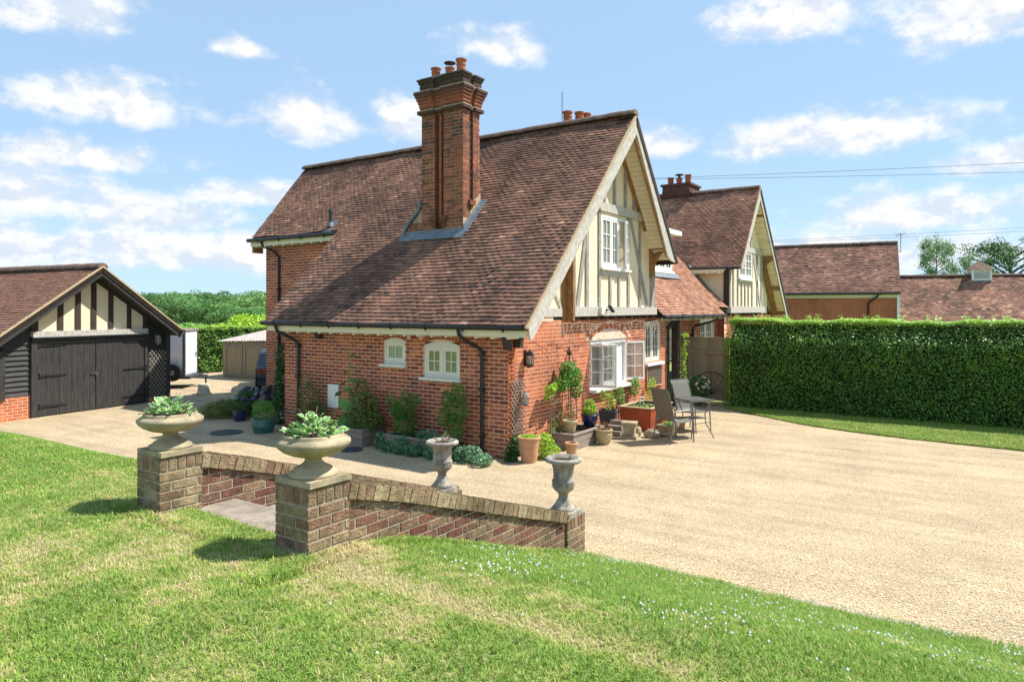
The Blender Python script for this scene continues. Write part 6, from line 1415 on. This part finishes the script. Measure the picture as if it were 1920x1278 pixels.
# climber and shrubs by the porch post
plant('porch_climber', 'straggly climber with lime leaves on the dark porch post', (8.42, -.16, 0), [(.1, -.05, 1.95, .2, .08, .08), (.12, 0, 1.5, .12, .08, .25), (.05, 0, .9, .1, .1, .4), (.2, -.05, 1.75, .15, .06, .06)], 330, .07, .045, LLIME, 7, cat='climber', sr=.008)
plant('white_flowered_shrub', 'dark shrub with pale blooms below the porch post', (8.55, -.55, 0), [(0, 0, .45, .35, .3, .4), (.2, .1, .3, .4, .3, .3)], 1500, .07, .045, LDARK, 5, cat='shrub')
plant('white_blooms', 'pale blooms over the dark shrub by the porch', (8.45, -.72, .5), [(0, 0, .12, .32, .18, .22)], 60, .07, .06, FLW, 0, fol='petals', cat='flowers')
# icicle lights under the jetty
il = thing('icicle_lights', 'tangled white icicle string lights hanging under the jettied gable', 'string lights', (.9, -.22, 2.48))
mb = MB(); x = 0; pts = []
while x < 6.0: pts.append((x, .02 * math.sin(x * 9), -.05 - .07 * abs(math.sin(x * 2.2)) + (.0 if x > 1 else .04))); x += .1
mb.tube(pts, .004, 4)
for p_ in pts[4::1]:
    if random.random() < .75:
        n_ = random.randint(2, 6); q = [p_]
        for k in range(n_): q.append((q[-1][0] + random.uniform(-.05, .05), q[-1][1] + random.uniform(-.02, .02), q[-1][2] - random.uniform(.03, .09)))
        mb.tube(q, .0032, 3, cap=False)
        for w_ in q[1:]: mb.box(w_[0] - .006, w_[0] + .006, w_[1] - .006, w_[1] + .006, w_[2] - .014, w_[2] + .01)
mb.build('wire', LIGHTW, il)
fl = thing('flood_light', 'small black flood light with sensor on the jetty beam', 'lamp', (3.36, -.2, 2.62))
mb = MB(); mb.box(-.14, .10, -.06, .01, -.05, .11); mb.build('junction_box', WCRM, fl); mb = MB(); mb.bar((.10, -.12, .14), (.22, -.16, .0), .09, .03); mb.tube([(.0, -.03, .03), (.12, -.1, .05)], .014, 5); mb.build('lamp_head', BLACK, fl)

# ------------------------------------------------------------------ trailer, tub, car, shed
tl = thing('box_trailer', 'white box trailer with spare wheel parked beside the garage', 'trailer', (3.02, 15.25, 0), R_(40))
mb = MB(); mb.box(0, 1.25, 0, 2.3, .42, 1.93); mb.build('body', TRAILW, tl)
mb = MB(); mb.box(.10, 1.18, -.022, 0, .46, 1.88); d = mb.build('door', TRAILW, tl)
mb = MB(); mb.box(1.02, 1.12, -.05, -.02, 1.12, 1.16); mb.box(1.02, 1.05, -.05, -.02, 1.02, 1.14); mb.build('handle', ALU, d)
for x in (-.012, 1.205): mb = MB(); mb.box(x, x + .06, -.03, .05, .40, 1.93); mb.build('corner_post', ALU, tl)
mb = MB(); mb.box(-.03, 1.29, -.06, 2.33, 1.93, 1.99); mb.build('roof_edge', PLANK, tl)
mb = MB(); mb.box(-.05, 1.3, -.2, 2.3, .32, .41); mb.bar((.3, -.15, .36), (.65, -.55, .36), .07, .07); mb.bar((1.0, -.15, .36), (.65, -.55, .36), .07, .07); mb.tube([(.65, -.5, .02), (.65, -.5, .36)], .03, 8); mb.build('chassis', SLATE, tl)
mb = MB(); Mw = Matrix.Translation((-.12, .32, .55)) @ Matrix.Rotation(R_(90), 4, 'Y'); P_ = [(.16, -.07), (.27, -.08), (.295, -.05), (.295, .05), (.27, .08), (.16, .07)]
q = MB(); q.lathe(P_, 24); mb.idx(q.v, q.f, M=Mw); wh = mb.build('wheel', TYRE, tl); mb = MB(); q = MB(); q.lathe([(.03, -.1), (.08, -.085), (.1, -.05), (.15, -.06), (.17, -.072), (.17, .07), (.0, .07)], 20); mb.idx(q.v, q.f, M=Mw); mb.build('rim', ALU, wh)
tt_ = thing('plastic_tub', 'cream plastic tub standing upside down by the trailer', 'tub', (2.55, 13.35, 0)); mb = MB(); mb.lathe([(.23, 0), (.235, .03), (.20, .05), (.17, .30), (.16, .32), (0, .32)], 20); mb.build('shell', TUBC, tt_)
car = tag(link('parked_car', None, None, M=Matrix.Translation((4.16, 11.62, 0)) @ Matrix.Rotation(R_(-36), 4, 'Z') @ Matrix.Scale(.86, 4)), 'dark blue car half hidden behind the end of the cottage', 'car')
W_ = .9; st_ = [(0.03, .30), (-.02, .42), (-.04, .58), (.0, .62), (.02, .92), (.10, .98), (.55, 1.46), (.8, 1.55), (2.2, 1.52), (3.0, 1.08), (4.0, .92), (4.2, .6), (4.15, .28)]
mb = MB()
def sec(y, z): 
    k = max(0, z - .95); return W_ - .30 * k - (.03 if z < .4 else 0) - (.05 if y < .05 else 0)
for i in range(len(st_) - 1):
    (y0, z0), (y1, z1) = st_[i], st_[i + 1]; a, b = sec(y0, z0), sec(y1, z1); mb.face([(-a, y0, z0), (a, y0, z0), (b, y1, z1), (-b, y1, z1)])
for s in (-1, 1):
    ring_ = [(s * sec(y, z), y, z) for y, z in st_]; lo = [p for p in ring_ if p[2] <= 1.0]; hi = ring_
    mb.face(ring_ if s > 0 else ring_[::-1])
mb.face([(-.85, .03, .3), (-.85, 4.15, .28), (.85, 4.15, .28), (.85, .03, .3)]); body = mb.build('body', CARP, car)
mb = MB(); mb.face([(-.68, .145, 1.02), (.68, .145, 1.02), (.58, .53, 1.425), (-.58, .53, 1.425)]); mb.build('rear_window', GLASD, car)
for s in (-1, 1): mb = MB(); mb.face([(s * (W_ - .03), .45, 1.02), (s * (W_ - .03), 2.9, 1.02), (s * (W_ - .17), 2.2, 1.46), (s * (W_ - .17), .8, 1.47)][::s]); mb.build('side_window', GLASD, car)
for s in (-1, 1): mb = MB(); mb.box(s * .88 - (.30 if s > 0 else 0), s * .88 + (.30 if s < 0 else 0), -.035, .06, .76, .87); mb.build('tail_light', TAILR, car)
mb = MB();  mb.box(-.86, .86, -.06, .1, .28, .48); mb.build('bumper', SLATE, car)
mb = MB(); mb.box(-.5, .02, -.075, -.06, .36, .47); mb.build('number_plate', PLATE, car)
for s in (-1, 1):
    for y in (.75, 3.35): mb = MB(); q = MB(); q.lathe([(.0, -.1), (.2, -.11), (.3, -.10), (.325, -.06), (.325, .06), (.3, .1), (.2, .11), (0, .1)], 22); mb.idx(q.v, q.f, M=Matrix.Translation((s * .82, y, .325)) @ Matrix.Rotation(R_(90), 4, 'Y')); mb.build('wheel', TYRE, car)
sh = thing('garden_shed', 'low weathered timber shed with corrugated roof behind the car', 'shed', (6.03, 17.6, 0), R_(-83))
for i in range(26):
    x = i * .16; mb = MB(); mb.box(x + .003, x + .157, 0, .02, .04, 1.36 + x * .03); mb.build('board', FENCE, sh)
mb = MB(); mb.box(0, 4.2, .02, 2.2, 0, 1.34); mb.build('wall', PLANK, sh)
mb = MB()
for a, b, c, d in ((.16, .22, .1, 1.3), (1.02, 1.08, .1, 1.3), (1.2, 1.26, .1, 1.32), (2.1, 2.16, .1, 1.32)): mb.box(a, b, -.025, -.001, c, d)
for a, b in ((.22, 1.02), (1.26, 2.1)): mb.box(a, b, -.025, -.001, .1, .18); mb.box(a, b, -.025, -.001, 1.22, 1.30)
mb.build('door_frame', PLANK, sh)
mb = MB(); n = 84; V = []
for i in range(n + 1):
    x = -.12 + 4.5 * i / n; z = 1.42 + .02 * math.cos(i * math.pi / 1.5) + max(x, 0) * .03
    V += [(x, -.12, z), (x, 2.3, z + .35)]
mb.idx(V, [(2 * i, 2 * i + 2, 2 * i + 3, 2 * i + 1) for i in range(n)]); mb.build('roof', mat('asbestos_sheet', (.42, .37, .34), (.30, .26, .24), scale=6, rough=.95), sh)

# ------------------------------------------------------------------ shrubs and trees
plant('golden_shrub', 'bright yellow green shrub rising behind the shed', (10.4, 22.0, 0), [(0, 0, 1.3, 1.5, 1.4, 1.1), (.8, -.6, 1.1, 1.2, 1.0, .9), (-.9, .6, 1.2, 1.1, .9, .8), (.5, -.2, 2.0, .7, .6, .4), (-.2, .2, 2.15, .5, .5, .3)], 5200, .16, .09, LLIME, 6, cat='shrub', sr=.03, sm=BARK)
plant('field_shrub', 'green rounded shrub between the field hedge and the golden shrub', (8.2, 23.5, 0), [(0, 0, 1.1, 1.3, 1.1, .95), (-1.2, .5, 1.0, 1.1, .9, .85)], 3000, .16, .09, LMID, 5, cat='shrub', sr=.03, sm=BARK)
def tree_parts(H, R, seed, m, bark, n, lf, trunk=.25, cb=.25, limbs=7, blobs=16, spread=1., airy=.5, hang=0., sub=.42, scat=0.):
    """meshes of one tree: trunk with limbs, and a crown of leaf clumps hung on the limb ends"""
    r = random.Random(seed); mb = MB(); tips = []
    top = (r.uniform(-.05, .05) * H, r.uniform(-.05, .05) * H, H * .86)
    mb.tube([(0, 0, -.3), (top[0] * .3, top[1] * .3, H * .35), (top[0] * .7, top[1] * .7, H * .65), top], [trunk, trunk * .75, trunk * .4, trunk * .1], 7)
    for i in range(limbs):
        z = H * (cb + (.8 - cb) * (i + .5) / limbs); a = i * 2.4 + r.uniform(-.4, .4); k = z / H
        L = R * (1.15 - .65 * abs(k - .55) / .45) * r.uniform(.75, 1.05) * spread; e = (top[0] * k + L * math.cos(a), top[1] * k + L * math.sin(a), z + L * r.uniform(.2, .6))
        mid = (top[0] * k + L * .5 * math.cos(a + .1), top[1] * k + L * .5 * math.sin(a + .1), z + L * .32)
        mb.tube([(top[0] * k, top[1] * k, z), mid, e], [trunk * .38, trunk * .24, trunk * .07], 5); tips += [e, mid]
        for q in range(2):
            a2 = a + r.uniform(-1, 1); e2 = (mid[0] + L * .5 * math.cos(a2), mid[1] + L * .5 * math.sin(a2), mid[2] + L * r.uniform(.05, .4)); mb.tube([mid, e2], [trunk * .15, trunk * .05], 4); tips.append(e2)
    tips.append(top); r.shuffle(tips); bl = []
    for p in tips[:blobs]:
        s = R * sub * r.uniform(.6, 1.1); bl.append((p[0], p[1], p[2] - hang * s, s, s, s * (.7 + hang)))
    P = blob_points(bl, n, airy); P = P + rng.normal(size=P.shape) * scat; zz = (P[:, 2] - P[:, 2].min()) / np.ptp(P[:, 2])
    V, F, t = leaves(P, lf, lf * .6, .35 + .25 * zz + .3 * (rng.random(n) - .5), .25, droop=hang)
    return mb.mesh('trunk', bark), np_mesh('crown', V, F, t, m)
WT = [tree_parts(10.5, 4.6, s, LWOOD, BARK, 3200, .52, .25, .12, 9, 24, 1., .85, sub=.5, scat=.06) for s in (1, 2, 3, 4)]
def ray_at(px_, d):
    l = (px_ - 960) / 1299.; return CAM.x + d * (cw + l * sw), CAM.y + d * (sw - l * cw)
k = 0
for d, h0, px0, px1, stp in ((255, 1.12, 180, 620, 22), (222, .95, 190, 620, 25), (198, .78, 250, 620, 29)):
    x = px0
    while x < px1:
        X_, Y_ = ray_at(x + random.uniform(-6, 6), d + random.uniform(-8, 8)); s = h0 * random.uniform(.86, 1.14); tk_, cr_ = WT[k % 4]
        M = Matrix.Translation((X_, Y_, landz(X_, Y_))) @ Matrix.Rotation(random.uniform(0, 6.28), 4, 'Z') @ Matrix.Diagonal((s * 1.15, s * 1.15, s, 1))
        o = link('woodland_tree', None, None, M=M); tag(o, {255: 'tree in the farthest rank of the wood, crown on the skyline', 222: 'tree in the middle rank of the far wood', 198: 'tree in the nearest rank of the far wood'}[d], 'tree', 'far woodland trees, ' + {255: 'skyline', 222: 'middle', 198: 'near'}[d] + ' rank'); link('trunk', tk_, o); link('crown', cr_, o); k += 1
        x += stp * random.uniform(.8, 1.2)
HB = [link_ for link_ in range(0)]
bsh = [np_mesh('foliage', *leaves(blob_points([(0, 0, 1.6, 2.6, 2.2, 1.7), (2.2, .3, 1.2, 2.0, 1.6, 1.3), (-2.1, 0, 1.3, 2, 1.7, 1.4)], 1500, .8), .42, .26, .4 + .4 * (rng.random(1500) - .5)), LWOOD) for _ in range(2)]
x = 240
while x < 560:
    X_, Y_ = ray_at(x, 168 + random.uniform(-4, 4)); o = link('hedgerow_bush', None, None, (X_, Y_, landz(X_, Y_)), random.uniform(0, 6)); tag(o, 'bush in the field hedgerow before the far wood', 'bush', 'hedgerow bushes before the wood'); link('foliage', bsh[int(x) % 2], o); x += 26
def tree(name, label, x, y, args, s=1., rz=0.):
    o = thing(name, label, 'tree', (x, y, -.05), rz); a, b = tree_parts(**args); link('trunk', a, o); link('crown', b, o); return o
tree('birch_tree', 'tall airy birch beyond the low barn roof', *ray_at(1757, 60), dict(H=10.4, R=1.15, seed=11, m=LBIRCH, bark=BIRCHB, n=9000, lf=.13, trunk=.13, cb=.30, limbs=20, blobs=80, airy=.1, hang=.9, sub=.22, scat=.17))
tree('birch_tree', 'slim smaller birch right of the tall one', *ray_at(1806, 60), dict(H=8.7, R=.8, seed=15, m=LBIRCH, bark=BIRCHB, n=4600, lf=.12, trunk=.10, cb=.3, limbs=16, blobs=60, airy=.1, hang=.9, sub=.22, scat=.15))
tree('oak_tree', 'open crowned dark tree behind the ventilator at far right', *ray_at(1897, 68), dict(H=9.8, R=4.0, seed=21, m=LDARK, bark=BARK, n=8000, lf=.2, trunk=.32, cb=.42, limbs=14, blobs=56, airy=.2, sub=.17, scat=.18))
tree('hawthorn_tree', 'small green tree just showing between the two barn roofs', *ray_at(1690, 62), dict(H=5.9, R=1.6, seed=31, m=LMID, bark=BARK, n=1200, lf=.2, trunk=.12, cb=.3, limbs=7, blobs=16, airy=.6, sub=.4))
tree('hazel_tree', 'bushy green tree low behind the ventilator', *ray_at(1862, 60), dict(H=6.2, R=1.9, seed=35, m=LMID, bark=BARK, n=1800, lf=.2, trunk=.12, cb=.3, limbs=7, blobs=18, airy=.6, sub=.42))

# ------------------------------------------------------------------ overhead cables
def cable(label, a, b, sag, r=.011):
    a = Vector(a); b = Vector(b); mb = MB(); mb.tube([a.lerp(b, t) - Vector((0, 0, sag * 4 * t * (1 - t))) for t in np.linspace(0, 1, 25)], r, 5); tag(mb.build('overhead_cable', CABLE, None), label, 'cable')
def ext(a, b, k): a = Vector(a); b = Vector(b); return a + (b - a) * k
cable('upper overhead cable running right from the main gable', (5.02, -.66, 5.74), ext((5.02, -.66, 5.74), (7.13, -7.77, 5.74), 2.4), .10, .004)
cable('lower overhead cable running right from the main gable', (5.03, -.655, 5.72), ext((5.03, -.655, 5.72), (7.13, -7.77, 5.55), 2.4), .10, .004)
cable('upper overhead cable running right from the twin gable', (15.0, -.55, 5.08), ext((15.0, -.55, 5.08), (19.55, -8.35, 5.60), 2), .1, .005)
cable('lower overhead cable running right from the twin gable', (15.0, -.55, 5.02), ext((15.0, -.55, 5.02), (19.55, -8.35, 5.47), 2), .1, .005)
